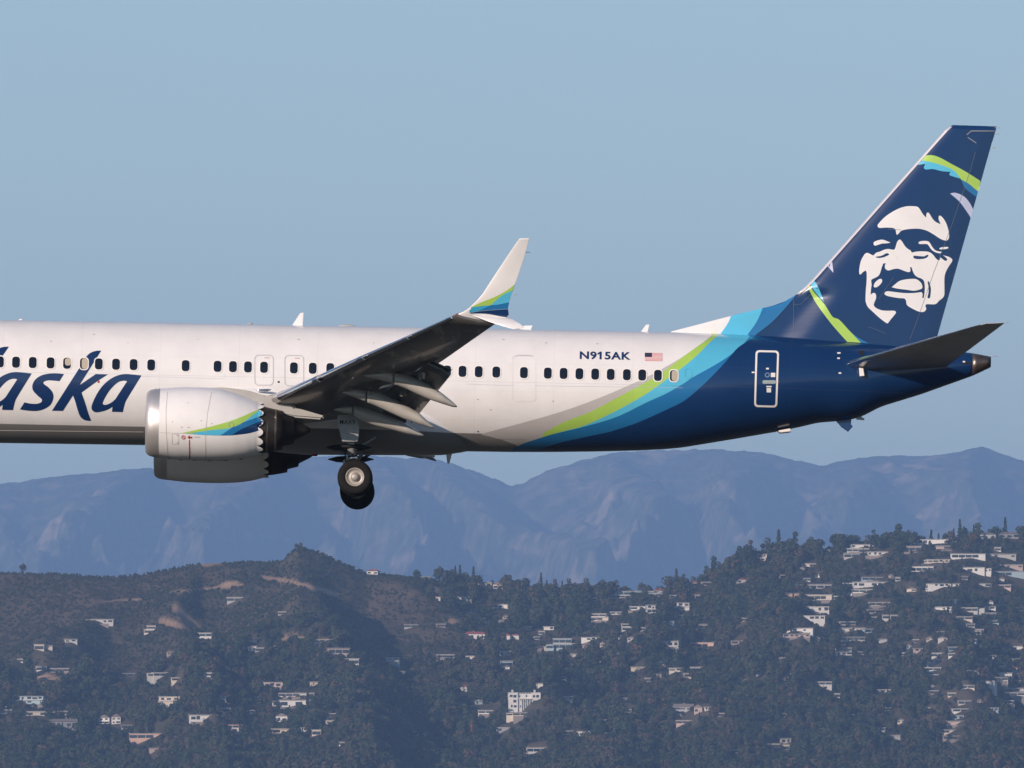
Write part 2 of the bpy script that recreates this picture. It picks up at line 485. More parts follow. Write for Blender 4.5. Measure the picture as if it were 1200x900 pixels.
# stripe borders traced down the side: x as a function of height
ZR, XR0, XR1 = 2.4, -1.0, 12.0
def border(pts):
    out = []
    for px, py in pts:
        lo, _ = hit(fb, px, py)
        if lo is None: lo = L(px, py, -.6)
        out.append((lo.z, lo.x))
    out.sort()
    return out
LOW = [(633, 506.8), (614, 519.4), (598, 527.5)]
def lowered(dx): return [(633 + dx * .2, 507.2), (614 + dx, 519.4), (598 + dx, 527.5)]
BORD = [
    [(607, 527), (606, 522), (590, 516), (575, 511.8), (562, 509.0), (592, 501), (657, 482.7), (704.7, 465.3), (735, 452.3), (756.7, 442.6), (782.7, 428.5), (800, 418), (822, 402.5), (835, 392.5)],  # lowest points bend aft, so the dark belly tone fills in below
    [(637, 507.5), (635, 512.5), (619, 519.4), (603, 527.5)] + [(661, 494.5), (691.7, 482.7), (724, 465.5), (756.7, 448), (778, 435.2), (798, 420), (813, 409), (824.4, 401), (834, 394)],
    [(650, 508.2), (617, 519.4), (601, 527.5)] + [(662, 505), (687, 498), (724, 480.5), (756.7, 462), (780, 445.5), (802, 429), (817.8, 415.5), (831, 402), (841, 393.5)],
    LOW[1:] + [(648, 508.6), (687, 499.4), (724, 488), (756.7, 472), (780, 461.5), (800, 450), (813, 441.5), (835.5, 429), (853, 418), (869, 405.5), (877.8, 395)],
    [(620, 528.5), (635, 525.5), (661, 517.5), (713, 506.5), (746, 495.7), (780, 480.5), (802, 469.5), (824, 451), (842, 433), (855.5, 418), (865.5, 406.7), (884, 395)],
]
sep = g.n('ShaderNodeSeparateXYZ'); g.t.links.new(g.obj(), sep.inputs[0])
zt = g.math('MULTIPLY_ADD', sep.outputs[2], 1 / (2 * ZR), .5)
nz = g.noise(1.2, 4, .6, g.obj())
grime = g.ramp(nz, [(.3, (.92, .92, .92)), (.7, (1, 1, 1))])
def masked(prev, col, pts):
    fc = g.n('ShaderNodeFloatCurve'); cv = fc.mapping.curves[0]
    pts = sorted(pts, key=lambda p_: -p_[1])
    q_ = curve_px([(*p_, 1) if i_ in (0, len(pts) - 1) or (i_ < 5 and p_[1] > 505) else p_ for i_, p_ in enumerate(pts)], 3)
    q_ = q_[:max(i_ for i_, v_ in enumerate(q_) if abs(v_[0] - pts[-1][0]) < 1e-6) + 1]
    b = border(q_); cl = []
    for z, x in b:
        t = (z + ZR) / (2 * ZR); v = (x - XR0) / (XR1 - XR0)
        if not cl or t - cl[-1][0] > .004: cl.append((t, min(max(v, 0), 1)))
    while len(cv.points) < len(cl): cv.points.new(.5, .5)
    for p, (t, v) in zip(cv.points, cl): p.location = (t, v); p.handle_type = 'VECTOR'
    fc.mapping.extend = 'HORIZONTAL'; fc.mapping.update()
    g.t.links.new(zt, fc.inputs['Value'])
    xb = g.math('MULTIPLY_ADD', fc.outputs[0], XR1 - XR0, XR0)
    d = g.math('SUBTRACT', sep.outputs[0], xb)
    m = g.math('MULTIPLY_ADD', d, 60.0, .5); m.node.use_clamp = True
    return g.mix(m, prev, (*col, 1))
# grey belly below the white: its upper edge runs level
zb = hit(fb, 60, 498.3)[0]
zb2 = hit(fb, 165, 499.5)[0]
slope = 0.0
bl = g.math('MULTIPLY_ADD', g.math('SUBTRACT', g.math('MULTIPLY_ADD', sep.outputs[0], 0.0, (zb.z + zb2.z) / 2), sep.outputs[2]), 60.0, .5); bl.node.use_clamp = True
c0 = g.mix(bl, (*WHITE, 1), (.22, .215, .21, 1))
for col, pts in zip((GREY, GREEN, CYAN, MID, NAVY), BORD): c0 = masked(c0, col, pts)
# fine dark lines where skin panels butt
def ring_line(period, off, wid, axis):
    t = g.math('PINGPONG', g.math('ADD', axis, off), period / 2)
    m = g.math('LESS_THAN', t, wid); return m
lines = g.math('MAXIMUM', g.math('MAXIMUM', g.math('MULTIPLY', ring_line(2.55, 1.2, .005, sep.outputs[0]), .5), g.math('MULTIPLY', ring_line(.93, .2, .004, sep.outputs[2]), .35)), g.math('LESS_THAN', g.math('ABSOLUTE', g.math('ADD', sep.outputs[2], -.10)), .005))
c1 = g.mix(g.math('MULTIPLY', lines, .32), c0, (.1, .1, .12, 1))
mul = g.n('ShaderNodeMix', data_type='RGBA', blend_type='MULTIPLY'); mul.inputs[0].default_value = 1.0
g.t.links.new(c1, mul.inputs[6]); g.t.links.new(grime, mul.inputs[7])
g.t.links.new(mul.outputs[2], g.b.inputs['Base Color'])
g.b.inputs['Roughness'].default_value = .27; g.b.inputs['Coat Weight'].default_value = .3; g.b.inputs['Coat Roughness'].default_value = .12
# faint skin waviness, as real riveted panels have
nb = g.noise(.9, 3, .5, g.obj(), (1, 1, 2.2)); g.bump(nb, .02, .25)

apu = [fus_ring(x) for x in (1139.0, 1145, 1151, 1156, 1161)]
apu_o = loft('exhaust_cone', apu + [[Vector((r.x - .25, r.y * .8, apu[-1][0].z * 0 + (r.z - L(1150, 427).z) * .8 + L(1150, 427).z)) for r in apu[-1]]], m_exh, jet, cap=True)

# --- flat paint and print laid on a surface, 6 to 14 mm proud
def T(ox, oy, sc, pts):
    return [(ox + p[0] / sc, oy + p[1] / sc, *p[2:]) for p in pts]

def lay(name, bm, bvh, mat, parent, off, cell, clip):
    """bm holds flat faces in photograph pixels; cut into cells and drop them on the surface"""
    xs = [v.co.x for v in bm.verts]; ys = [v.co.y for v in bm.verts]
    for ax, lo, hi in ((0, min(xs), max(xs)), (1, min(ys), max(ys))):
        q = math.floor(lo / cell) * cell + cell
        while q < hi:
            co = Vector((q, 0, 0)) if ax == 0 else Vector((0, q, 0)); no = Vector((1, 0, 0)) if ax == 0 else Vector((0, 1, 0))
            bmesh.ops.bisect_plane(bm, geom=bm.verts[:] + bm.edges[:] + bm.faces[:], dist=1e-5, plane_co=co, plane_no=no)
            q += cell
    dead = []
    for v in bm.verts:
        px, py = v.co.x, v.co.y
        lo, no = hit(bvh, px, py)
        if lo is None:
            if clip: dead.append(v)
            p = L(px, py, clip if isinstance(clip, float) else -.05)
            lo, no, _, _ = bvh.find_nearest(p)
            if no.dot(OC - lo) < 0: no = -no
        v.co = lo + no * off
    if clip: bmesh.ops.delete(bm, geom=dead, context='VERTS')
    me = bpy.data.meshes.new(name)
    for f in bm.faces: f.smooth = True
    bm.normal_update()
    for f in bm.faces:
        if f.normal.dot(lray(600, 450)) > 0: f.normal_flip()
    bm.to_mesh(me); bm.free()
    me.materials.append(mat)
    return link(bpy.data.objects.new(name, me), parent)

def decal(name, contours, bvh, mat, parent, off=.008, cell=6.0, clip=False, k=5):
    """contours: list of loops in photograph pixels (the first is the outline, the rest holes)"""
    bm = bmesh.new(); ed = []
    for c in contours:
        pts = curve_px(c, k); vs = [bm.verts.new((x, y, 0)) for x, y in pts]
        ed += [bm.edges.new((vs[i], vs[(i + 1) % len(vs)])) for i in range(len(vs))]
    bmesh.ops.triangle_fill(bm, edges=ed, use_beauty=True, use_dissolve=False, normal=(0, 0, 1))
    return lay(name, bm, bvh, mat, parent, off, cell, clip)

def rrect(cx, cy, w, h, r, n=4, rot=0.0):
    out = []
    for sx, sy, a0 in ((1, -1, -90), (1, 1, 0), (-1, 1, 90), (-1, -1, 180)):
        for k in range(n + 1):
            a = R(a0 + 90 * k / n)
            x, y = sx * (w / 2 - r) + r * math.cos(a), sy * (h / 2 - r) + r * math.sin(a)
            out.append((cx + x * math.cos(rot) - y * math.sin(rot), cy + x * math.sin(rot) + y * math.cos(rot), 1))
    return out

def stroke(pts, w):
    """an open line of width w as a loop"""
    Lp, Rp = [], []
    for i, p in enumerate(pts):
        a = pts[max(i - 1, 0)]; b = pts[min(i + 1, len(pts) - 1)]
        dx, dy = b[0] - a[0], b[1] - a[1]; m = math.hypot(dx, dy) or 1
        nx, ny = -dy / m * w / 2, dx / m * w / 2
        Lp.append((p[0] + nx, p[1] + ny, 1)); Rp.append((p[0] - nx, p[1] - ny, 1))
    return Lp + Rp[::-1]

def text_decal(name, body, x, y, h, wide, bvh, mat, parent, rot=0.0, bold=.0, off=.012, cell=6.0):
    cu = bpy.data.curves.new('lettering', 'FONT'); cu.body = body; cu.size = 1.0; cu.offset = bold; cu.resolution_u = 3
    cu.space_character = 1.08
    to = bpy.data.objects.new('lettering', cu); COL.objects.link(to)
    dg = bpy.context.evaluated_depsgraph_get(); me = bpy.data.meshes.new_from_object(to.evaluated_get(dg))
    bm = bmesh.new(); bm.from_mesh(me)
    bpy.data.objects.remove(to); bpy.data.meshes.remove(me); bpy.data.curves.remove(cu)
    xs = [v.co.x for v in bm.verts]; ys = [v.co.y for v in bm.verts]; x0_, x1_, y0_, y1_ = min(xs), max(xs), min(ys), max(ys)
    for v in bm.verts:
        u = (v.co.x - x0_) / (x1_ - x0_) * wide; w = (v.co.y - y0_) / (y1_ - y0_) * h
        v.co = Vector((x + u * math.cos(rot) + w * math.sin(rot), y + u * math.sin(rot) - w * math.cos(rot), 0))
    bmesh.ops.remove_doubles(bm, verts=bm.verts, dist=1e-4)
    return lay(name, bm, bvh, mat, parent, off, cell, False)

# --- airfoil surfaces
def foil_ring(le, te, tc, vert, n=17, camber=.0, u0=0.0, u1=1.0):
    """closed ring round a section from le to te; vert is the thickness direction"""
    ch = te - le; c = ch.length; ex = ch / c
    def th(u): return 5 * tc * c * (.2969 * math.sqrt(u) - .126 * u - .3516 * u * u + .2843 * u ** 3 - .1015 * u ** 4)
    us = [u0 + (u1 - u0) * (1 - math.cos(math.pi * k / n)) / 2 for k in range(n + 1)]
    up = [le + ch * u + vert * (th(u) + camber * c * 4 * u * (1 - u)) for u in us]
    lo = [le + ch * u + vert * (-th(u) + camber * c * 4 * u * (1 - u)) for u in us]
    return up + lo[::-1]

def interp_stations(st, k):
    out = []
    for a, b in zip(st[:-1], st[1:]):
        for j in range(k):
            t = j / k
            out.append(tuple((p + (q - p) * t) for p, q in zip(a, b)))
    out.append(tuple(st[-1])); return out

def mirror(objs_of):
    """copy a part tree to the far side of the aircraft"""
    def rec(o, parent):
        c = o.copy(); c.data = o.data.copy(); COL.objects.link(c); c.parent = parent
        c.data.transform(Matrix.Scale(-1, 4, (0, 1, 0))); c.data.flip_normals()
        return c
    for o, ch in objs_of:
        c = rec(o, jet)
        for k in ch: rec(k, c)

UP = Vector((0, 0, 1))
# y, LE px,py, TE px,py, thickness
WST = [(-1.55, 228, 490, 470, 483, .14), (-3.2, 270, 480, 469, 472, .135), (-4.9, 314, 468.5, 469, 461, .125), (-5.9, 333, 460, 474, 453, .12),
       (-8.4, 379, 439, 497, 437, .115), (-10.9, 425, 417.5, 521, 421, .11), (-13.8, 478, 394, 551, 400, .105), (-16.8, 533, 369, 581, 379, .10)]
def wing_ring(s, u0=0.0, u1=1.0, grow=0.0):
    le, te = L(s[1], s[2], s[0]), L(s[3], s[4], s[0])
    return foil_ring(le, te, s[5], UP, camber=.004, u0=u0, u1=u1)
wst = interp_stations(WST, 4)
g = NT('wing_paint_with_reflections')
g.b.inputs['Roughness'].default_value = .3; g.b.inputs['Coat Weight'].default_value = .25
o_ = g.obj(); n1 = g.noise(1.6, 5, .6, o_, (1, .35, 1)); n2 = g.noise(.5, 3, .5, o_)
g.set(g.b.inputs['Base Color'], g.mix(g.ramp(n1, [(.57, (0, 0, 0)), (.64, (1, 1, 1))]), g.ramp(n2, [(.3, (.075, .07, .068)), (.7, (.12, .115, .11))]), (.30, .28, .26, 1)))  # pale noise streaks paint reflections onto the dark grey underside
wing = loft('wing', [wing_ring(s, .02) for s in wst], g.m, jet)
wb = bvh_of(wing)
# slats along the leading edge, polished, let down a little
def seg_stations(y0, y1, n):
    ys = [w[0] for w in WST][::-1]
    out = []
    for k in range(n + 1):
        y = y0 + (y1 - y0) * k / n
        out.append((y, *[float(np.interp(y, ys, [w[j] for w in WST][::-1])) for j in range(1, 6)]))
    return out
m_slat = simple('slat_aluminium', (.80, .80, .83), .20, metal=1.0, var=.08, vscale=1.5)
slats = []
for a, b in ((-5.15, -7.98), (-8.0, -10.88), (-10.9, -13.73), (-13.75, -16.55)):
    rings = []
    for s in seg_stations(a, b, 8):
        le, te = L(s[1], s[2], s[0]), L(s[3], s[4], s[0]); ch = te - le
        le2 = le - ch * .006 + Vector((0, 0, -.015)); te2 = le2 + ch
        rings.append(foil_ring(le2, te2, s[5] * 1.22, UP, n=12, u0=0, u1=.042))
    sl_ = loft('slat', rings, m_slat, jet); slats.append(sl_)

# flaps hanging from the trailing edge
def panel(name, a, b, mat, tc=.10, n=8, parent=None):
    """a, b: (y, le px, py, te px, py)"""
    rings = []
    for k in range(n + 1):
        s = [p + (q - p) * k / n for p, q in zip(a, b)]
        rings.append(foil_ring(L(s[1], s[2], s[0]), L(s[3], s[4], s[0]), tc, UP, n=10))
    return loft(name, rings, mat, parent or jet)
of1 = panel('flap', (-6.0, 452, 459, 478, 480), (-10.75, 500, 425.5, 521, 434), m_flap, .14)
of2 = panel('aft_flap', (-6.0, 474, 476, 482, 496), (-10.7, 517, 431, 527, 441), m_flap, .13)
if1 = panel('flap', (-2.0, 448, 492, 474, 506), (-5.6, 452, 463, 478, 484), m_flap, .14)
sp = panel('spoiler', (-6.2, 462, 450, 486, 458), (-10.7, 503, 421.5, 530, 433.5), m_flap, .05)

for a_, b_ in (((443.5, 455.5), (462, 450)), ((486, 435.5), (494.5, 431))):  # white plates added where bright fuselage shows through gaps by the flap
    y_ = -7.9 if a_[0] < 470 else -10.3
    plate_pts = [(a_[0], a_[1]), (a_[0] + 5, a_[1] - 3.6), (b_[0], b_[1] - 1.2), (b_[0] - 4, b_[1] + 2.4)]
    q_ = [L(x, y, y_) for x, y in plate_pts]
    mesh_obj('flap_gap_plate', q_ + [v + Vector((0, .05, 0)) for v in q_], [(0, 1, 2, 3), (7, 6, 5, 4), (0, 4, 5, 1), (1, 5, 6, 2), (2, 6, 7, 3), (3, 7, 4, 0)], m_white, jet)
for y_, x_, yy_ in ((-8.0, 470, 461), (-9.9, 492, 441), (-6.4, 458, 472)):
    for k in range(3):
        p_ = L(x_ + k * 4, yy_ - k * 1.2, y_ + .1 * k)
        mesh_obj('flap_bracket', [p_ + Vector(v) for v in ((-.04, -.04, -.09), (.05, -.04, -.12), (.07, -.04, .08), (-.05, -.04, .1), (-.04, .04, -.09), (.05, .04, -.12), (.07, .04, .08), (-.05, .04, .1))], [(0, 1, 2, 3), (7, 6, 5, 4), (0, 4, 5, 1), (1, 5, 6, 2), (2, 6, 7, 3), (3, 7, 4, 0)], m_exh if k == 1 else m_flap, jet)
# canoe fairings over the flap tracks: (px, py, half height px)
def canoe(name, y, pts, mat, half_w, parent, n=20):
    rings = []
    for px, py, r in pts:
        c = L(px, py, y); h = r * .0270
        w = half_w * min(1, .25 + r / 8.0)
        rings.append([c + Vector((0, math.sin(t) * w, math.cos(t) * h)) for t in (2 * math.pi * k / n for k in range(n))])
    return loft(name, rings, mat, parent)
def dens(pts, k=5):
    xs = [p[0] for p in pts]; out = []
    for x in np.linspace(xs[0], xs[-1], len(pts) * k):
        out.append((float(x), *[float(smooth_interp(x, xs, [p[j] for p in pts], 2)) if 0 else float(np.interp(x, xs, [p[j] for p in pts])) for j in (1, 2)]))
    return out
CAN = [(-9.0, [(426, 440, .4), (440, 440, 4), (453, 441, 6.3), (461, 443, 6.8)], [(462.5, 443.5, 7), (475, 446.5, 8.6), (490, 453, 9.3), (504, 459.5, 9), (520, 468, 5.8), (531, 474.2, 3), (535.5, 476.5, .8)]),
       (-6.9, [(401, 460, .4), (415, 461, 4.5), (429, 464, 7)], [(430.5, 464.6, 7.2), (442, 467.5, 9), (456, 473.5, 9.5), (474, 482.5, 8.8), (491, 490.5, 7), (503, 498, 3), (508.5, 501.5, .8)]),
       (-4.7, [(391, 480, .4), (402, 480, 4), (413, 480.5, 5.6)], [(414.5, 481, 6), (424, 484.5, 8.6), (440, 489.5, 9.6), (458, 495.6, 8), (478, 503, 6), (491, 508.6, 2.6), (496.5, 510.5, .8)])]
canoes = []
for y, fr, af in CAN:
    a = canoe('flap_track_fairing', y, dens(fr), m_fairing, .21, jet)
    b = canoe('moving_fairing', y, dens(af, 4), m_fairing, .23, a)
    canoes.append((a, [b]))

# winglet: an upper blade and a small lower one
def blade(name, rows, mat, parent, tc=.09):
    rings = [foil_ring(L(r[1], r[2], r[0]), L(r[3], r[4], r[0]), tc, Vector((0, 1, 0)) if abs(r[5]) else UP, n=12) for r in rows]
    return loft(name, rings, mat, parent)
UPR = [(-16.75, 533, 369.5, 581, 379.5, 0), (-16.88, 543, 365.5, 592, 376, 0), (-16.98, 549, 361.5, 596.5, 369.5, 1), (-17.05, 553.2, 357.5, 595.4, 361, 1), (-17.12, 558.3, 352.6, 597, 353, 1),
       (-17.2, 565.4, 344.5, 599.4, 345, 1), (-17.4, 581.3, 320, 608.2, 320.5, 1), (-17.6, 595, 299.5, 614.8, 300.4, 1), (-17.78, 605.5, 283.8, 618.8, 284.2, 1), (-17.84, 609.4, 279.4, 619.9, 279.2, 1)]
winglet = blade('winglet', interp_stations(UPR, 3), m_white, jet, .06)
LWR = [(-16.95, 553, 369.5, 600, 373.4, 1), (-17.1, 572, 376.8, 604, 376.2, 1), (-17.25, 588, 381.8, 609.5, 379.4, 1), (-17.4, 602, 386.0, 614.8, 384.2, 1)]
lower_blade = blade('lower_winglet', interp_stations(LWR, 4), m_white, jet, .07)
wl = bvh_of(winglet)
Z5 = lambda p: T(500, 260, 6.43, p)
WLK = dict(clip=-17.1, cell=3.0)
decal('green_stripe', [Z5([(318, 648, 1), (420, 602), (520, 562), (600, 518), (662, 472, 1), (648, 515, 1), (570, 553), (480, 628, 1), (400, 635)])], wl, m_green, winglet, .006, **WLK)
decal('cyan_stripe', [Z5([(480, 628, 1), (570, 553), (648, 515, 1), (622, 605, 1), (540, 622)])], wl, m_cyan, winglet, .006, **WLK)
decal('cyan_stripe', [Z5([(322, 645, 1), (400, 635), (480, 628, 1), (390, 672, 1), (322, 685, 1)])], wl, simple('light_blue_paint', (.05, .36, .60), .28, coat=.3), winglet, .006, **WLK)
decal('blue_stripe', [Z5([(480, 628, 1), (540, 622), (622, 605, 1), (612, 655, 1), (500, 662), (390, 672, 1)])], wl, m_mid, winglet, .006, **WLK)
decal('navy_stripe', [Z5([(328, 686, 1), (390, 674, 1), (500, 664), (612, 657, 1), (618, 700, 1), (625, 722, 1), (560, 712), (450, 692), (330, 690, 1)])], wl, m_navy, winglet, .006, **WLK)
near_light = canoe('navigation_light', -16.7, [(531.5, 370.5, .3), (534, 369.8, 1.9), (537, 368.6, 1.9), (540, 367.6, .3)], m_red, .06, jet, 10)

# --- fin with its dorsal fillet
FZ = [(400, 889, 1097), (385, 880, 1101), (360, 925, 1109.5), (340, 940, 1115.0), (325, 955, 1119.5), (147, 1113, 1167.5)]
# leading edge: photo row -> column, dorsal included
LEY = [389.0, 380, 371, 366, 361.5, 357.5, 353, 349, 344, 338, 325, 147]; LEX = [784.0, 820, 856, 875, 893, 908, 920, 927.5, 935, 942.5, 955, 1113]
TEY = [405.0, 392, 148]; TEX = [1094.5, 1099, 1167.8]
rows = [420, 412, 404, 398, 392, 389.2, 387, 384, 380, 376, 371, 366, 361.5, 357.5, 353, 349, 344, 338, 331] + list(np.linspace(325, 152, 24)) + [149.5, 147.4, 146.6]
def fin_ring(py, n=44):
    lex = float(np.interp(-py, [-v for v in LEY], LEX)); tex = float(np.interp(-py, [-v for v in TEY], TEX))
    if py > 389: lex = 784 + 0 * py
    if py < 149.5: lex += (149.5 - py) * 1.2
    le, te = L(lex, py), L(tex, py + (1.5 if py < 160 else 0)); z = le.z
    mle = L(float(np.interp(py, [147, 404], [1113, 885])), py)     # the main fin's own leading edge, carried down
    c = te.x - mle.x; out = []
    tip = .35 if py < 148 else 1
    us = [(1 - math.cos(math.pi * k / n)) / 2 for k in range(n + 1)]
    side = []
    for u in us:
        x = le.x + (te.x - le.x) * u
        v = max(0.0, min(1.0, (x - mle.x) / c))
        h = 5 * .105 * c * (.2969 * math.sqrt(v) - .126 * v - .3516 * v * v + .2843 * v ** 3 - .1015 * v ** 4) if v > 0 else 0
        dl = x - le.x
        thin = .055 * math.sqrt(min(1, dl / .35)) * (1 if x < te.x - .4 else (te.x - x) / .4) + .0
        if py > 336: h *= 1 - (1 - float(sm(v / .3))) * float(sm((py - 336) / 14.0))
        side.append((x, (h ** 4 + thin ** 4) ** .25 * tip, le.z + (te.z - le.z) * u))
    return [Vector((x, -h, zz)) for x, h, zz in side] + [Vector((x, h, zz)) for x, h, zz in side[::-1]]
fin = loft('fin', [fin_ring(p) for p in rows], m_navy, jet)
fst = []
for py in np.linspace(345, 148.5, 40):
    rg = fin_ring(py, 120); half = rg[:121]; x0f = half[0].x; pts = []
    for d in (0, .004, .012, .03, .05, .08, .105):
        x = x0f + d; j_ = next(i for i, p in enumerate(half) if p.x >= x - 1e-6); a = half[max(j_ - 1, 0)]; b = half[j_]
        t = 0 if b.x == a.x else (x - a.x) / (b.x - a.x); pts.append((x - .012, a.y + (b.y - a.y) * t, a.z + (b.z - a.z) * t))
    fst.append([Vector((x, y - .012, z)) for x, y, z in pts] + [Vector((x, -y + .012, z)) for x, y, z in pts[::-1]])
loft('leading_edge', fst, simple('fin_leading_edge', (.74, .70, .74), .3, metal=.2), fin)
vb = bvh_of(fin)
Z2 = lambda p: T(780, 340, 4.5, p)
Z6 = lambda p: T(1060, 140, 7.5, p)
FK = dict(cell=7.0)
decal('white_panel', [Z2([(20, 223, 1), (345, 139, 1), (325, 180), (285, 236, 1)])], vb, m_white, fin, .022, cell=2.5)
decal('cyan_stripe', [Z2([(345, 139, 1), (512, 97, 1), (478, 170), (430, 238, 1), (285, 236, 1), (325, 180)])], vb, m_cyan, fin, .022, cell=2.5)
decal('blue_stripe', [Z2([(512, 97, 1), (600, 75), (690, 27, 1), (625, 102), (560, 170), (470, 240, 1), (430, 238, 1), (478, 170)])], vb, m_mid, fin, .022, cell=2.5)
decal('green_stripe', [Z6([(176, 319, 1), (240, 314), (310, 335), (420, 395), (540, 460), (681, 550, 1), (652, 638, 1), (600, 595), (560, 562), (497, 527), (468, 485), (430, 447), (360, 415), (250, 380), (138, 358, 1)])], vb, m_green, fin, .007, cell=7.0)
decal('cyan_stripe', [Z6([(138, 358, 1), (250, 380), (360, 415), (430, 447), (468, 485), (492, 520, 1), (430, 502), (394, 486), (404, 460, 1), (330, 455), (250, 436), (190, 440), (170, 425), (184, 390, 1), (98, 402, 1)])], vb, m_cyan, fin, .007, cell=7.0)
decal('blue_stripe', [Z6([(495, 526, 1), (560, 562), (600, 595), (653, 638, 1), (640, 686, 1), (585, 648), (530, 600)])], vb, m_mid, fin, .007, cell=7.0)
decal('lilac_feather', [Z6([(400, 650, 1), (450, 645), (520, 675), (570, 730), (606, 797, 1), (584, 866, 1), (540, 800), (480, 720)])], vb, m_lilac, fin, .007, cell=7.0)
decal('green_stripe', [Z2([(738, -45, 1), (752, -55, 1), (775, 0), (838, 75), (880, 140), (915, 156), (970, 215), (1030, 277, 1), (958, 273, 1), (910, 220), (860, 160), (798, 75), (765, 15)])], vb, m_green, fin, .007, cell=7.0)
decal('cyan_stripe', [Z2([(752, -57, 1), (770, -72, 1), (805, -15), (836, 62, 1), (785, 5)])], vb, m_cyan, fin, .006, cell=7.0)
decal('blue_stripe', [Z2([(938, 184, 1), (1000, 240), (1070, 281, 1), (1030, 277, 1), (970, 217)])], vb, m_mid, fin, .006, cell=7.0)
decal('lilac_feather', [T(900, 130, 3, [(210, 546, 1), (224, 516, 1), (230, 569, 1)])], vb, m_lilac, fin, .006, cell=7.0)
# the face emblem
A_ = lambda p: T(1000, 235, 12.857, p)
B_ = lambda p: T(1055, 235, 12.857, p)
C_ = lambda p: T(1000, 300, 11.25, p)
D_ = lambda p: T(1040, 300, 11.25, p)
forehead = A_([(365, 375), (400, 325), (480, 245), (590, 170), (700, 115), (800, 88)]) + B_([(180, 85), (260, 95), (300, 140), (340, 205), (390, 258, 1), (395, 200), (415, 180), (440, 200), (480, 265), (530, 320), (610, 358, 1), (580, 290), (580, 240), (600, 228), (640, 260), (690, 340), (725, 450), (735, 540), (715, 595), (670, 602), (600, 575), (500, 510), (400, 455), (300, 428), (200, 425), (80, 437)]) + A_([(715, 460), (690, 490), (655, 520, 1), (645, 490), (635, 440), (600, 415), (500, 408), (390, 412)])
face = A_([(700, 588), (735, 620), (780, 690), (830, 735), (860, 750, 1), (883, 785, 1)]) + B_([(230, 772), (330, 765), (430, 775), (490, 815)]) + D_([(640, 35), (668, 55), (690, 50, 1), (697, 18, 1), (760, 64), (787, 50), (768, 18), (730, -9, 1), (800, 8), (848, 38), (850, 72), (800, 150), (765, 220), (750, 300), (750, 500), (730, 550), (680, 590), (630, 635), (520, 635), (500, 655), (510, 700), (480, 735), (420, 735), (350, 705), (260, 650), (245, 590), (220, 560), (150, 555), (50, 538)]) + C_([(440, 523), (412, 505), (418, 478), (450, 465), (500, 469), (600, 482)]) + D_([(250, 490), (350, 488), (448, 476, 1), (462, 500), (458, 552, 1), (478, 554, 1), (490, 470), (492, 400), (480, 330), (450, 300), (400, 280), (365, 255), (340, 215), (318, 150, 1), (297, 145, 1), (302, 195), (280, 213), (230, 200), (150, 170), (90, 170), (30, 188)]) + C_([(450, 188), (420, 165), (416, 125), (430, 95, 1), (395, 98, 1), (375, 150), (350, 230), (320, 270), (250, 305), (235, 325), (240, 380), (232, 440), (228, 512, 1), (260, 488), (292, 497), (300, 550), (275, 620), (270, 650), (300, 685), (370, 715), (450, 722), (540, 722), (562, 745), (540, 780), (490, 840), (455, 885), (430, 880), (350, 820), (250, 730), (190, 670), (165, 610), (160, 560), (165, 450), (175, 330), (175, 220), (162, 190, 1), (130, 210), (92, 245), (78, 225), (80, 160), (95, 80)]) + A_([(125, 885), (150, 840), (180, 800), (215, 790), (260, 810), (300, 830, 1), (345, 785, 1), (400, 770), (470, 740), (530, 730), (600, 742), (625, 730), (645, 670), (665, 615)])
eye_l = A_([(335, 848), (400, 838), (450, 820), (490, 797), (520, 795), (538, 815), (500, 838), (440, 860), (370, 866)])
eye_r = B_([(195, 845), (210, 832), (290, 838), (360, 840), (400, 820), (425, 828), (400, 860), (340, 880), (250, 882), (205, 868)])
wrinkle = D_([(530, 340), (547, 337), (565, 390), (573, 450), (560, 550), (528, 552), (540, 480), (540, 410)])
EM = dict(cell=7.0, off=.009)
decal('emblem_face', [face, eye_l, eye_r, wrinkle], vb, m_white, fin, **EM)
decal('emblem_forehead', [forehead], vb, m_white, fin, **EM)
decal('emblem_brow', [A_([(305, 640), (320, 620), (370, 600), (435, 590), (490, 605), (560, 635, 1), (500, 645), (430, 650), (330, 680), (308, 665)])], vb, m_white, fin, **EM)
decal('emblem_brow', [B_([(275, 635), (300, 615), (360, 608), (420, 615), (450, 645), (490, 710), (540, 755), (630, 775, 1), (600, 795), (530, 780), (470, 740), (420, 670), (390, 655), (290, 655)])], vb, m_white, fin, **EM)
decal('emblem_mark', [B_([(590, 718), (640, 702), (715, 700), (725, 715), (690, 730), (600, 735)])], vb, m_white, fin, **EM)
decal('emblem_mark', [C_([(270, 385), (290, 345), (340, 305), (372, 305), (378, 340), (340, 390), (295, 415), (270, 405)])], vb, m_white, fin, **EM)
decal('emblem_lip', [C_([(505, 412, 1), (560, 365), (620, 325), (720, 305), (800, 302)]) + D_([(385, 308), (430, 340), (455, 380), (458, 420), (430, 440), (350, 458), (250, 445), (130, 430)])], vb, m_white, fin, **EM)
# rudder hinge and panel seams
for pts, w in (([(1143, 178), (1137, 200), (1116, 262), (1094, 320), (1076, 372), (1066, 398)], .5), ([(936, 347), (970, 309), (1040, 230), (1105, 158)], .45),
               ([(1133, 158), (1138, 153.5), (1167, 153.5)], .7), ([(1134, 161), (1144, 167.5)], .6), ([(1017, 383), (1024, 385), (1038, 391)], .4), ([(930, 347), (930, 395)], .4), ([(930, 357), (938, 357), (950, 345)], .4), ([(1030, 350), (1047, 325)], .4), ([(1040, 268.5), (1056, 269.5)], .5)):
    decal('seam', [stroke(pts, w)], vb, m_seam_navy if w < .6 else m_seam, fin, .012, cell=9.0)

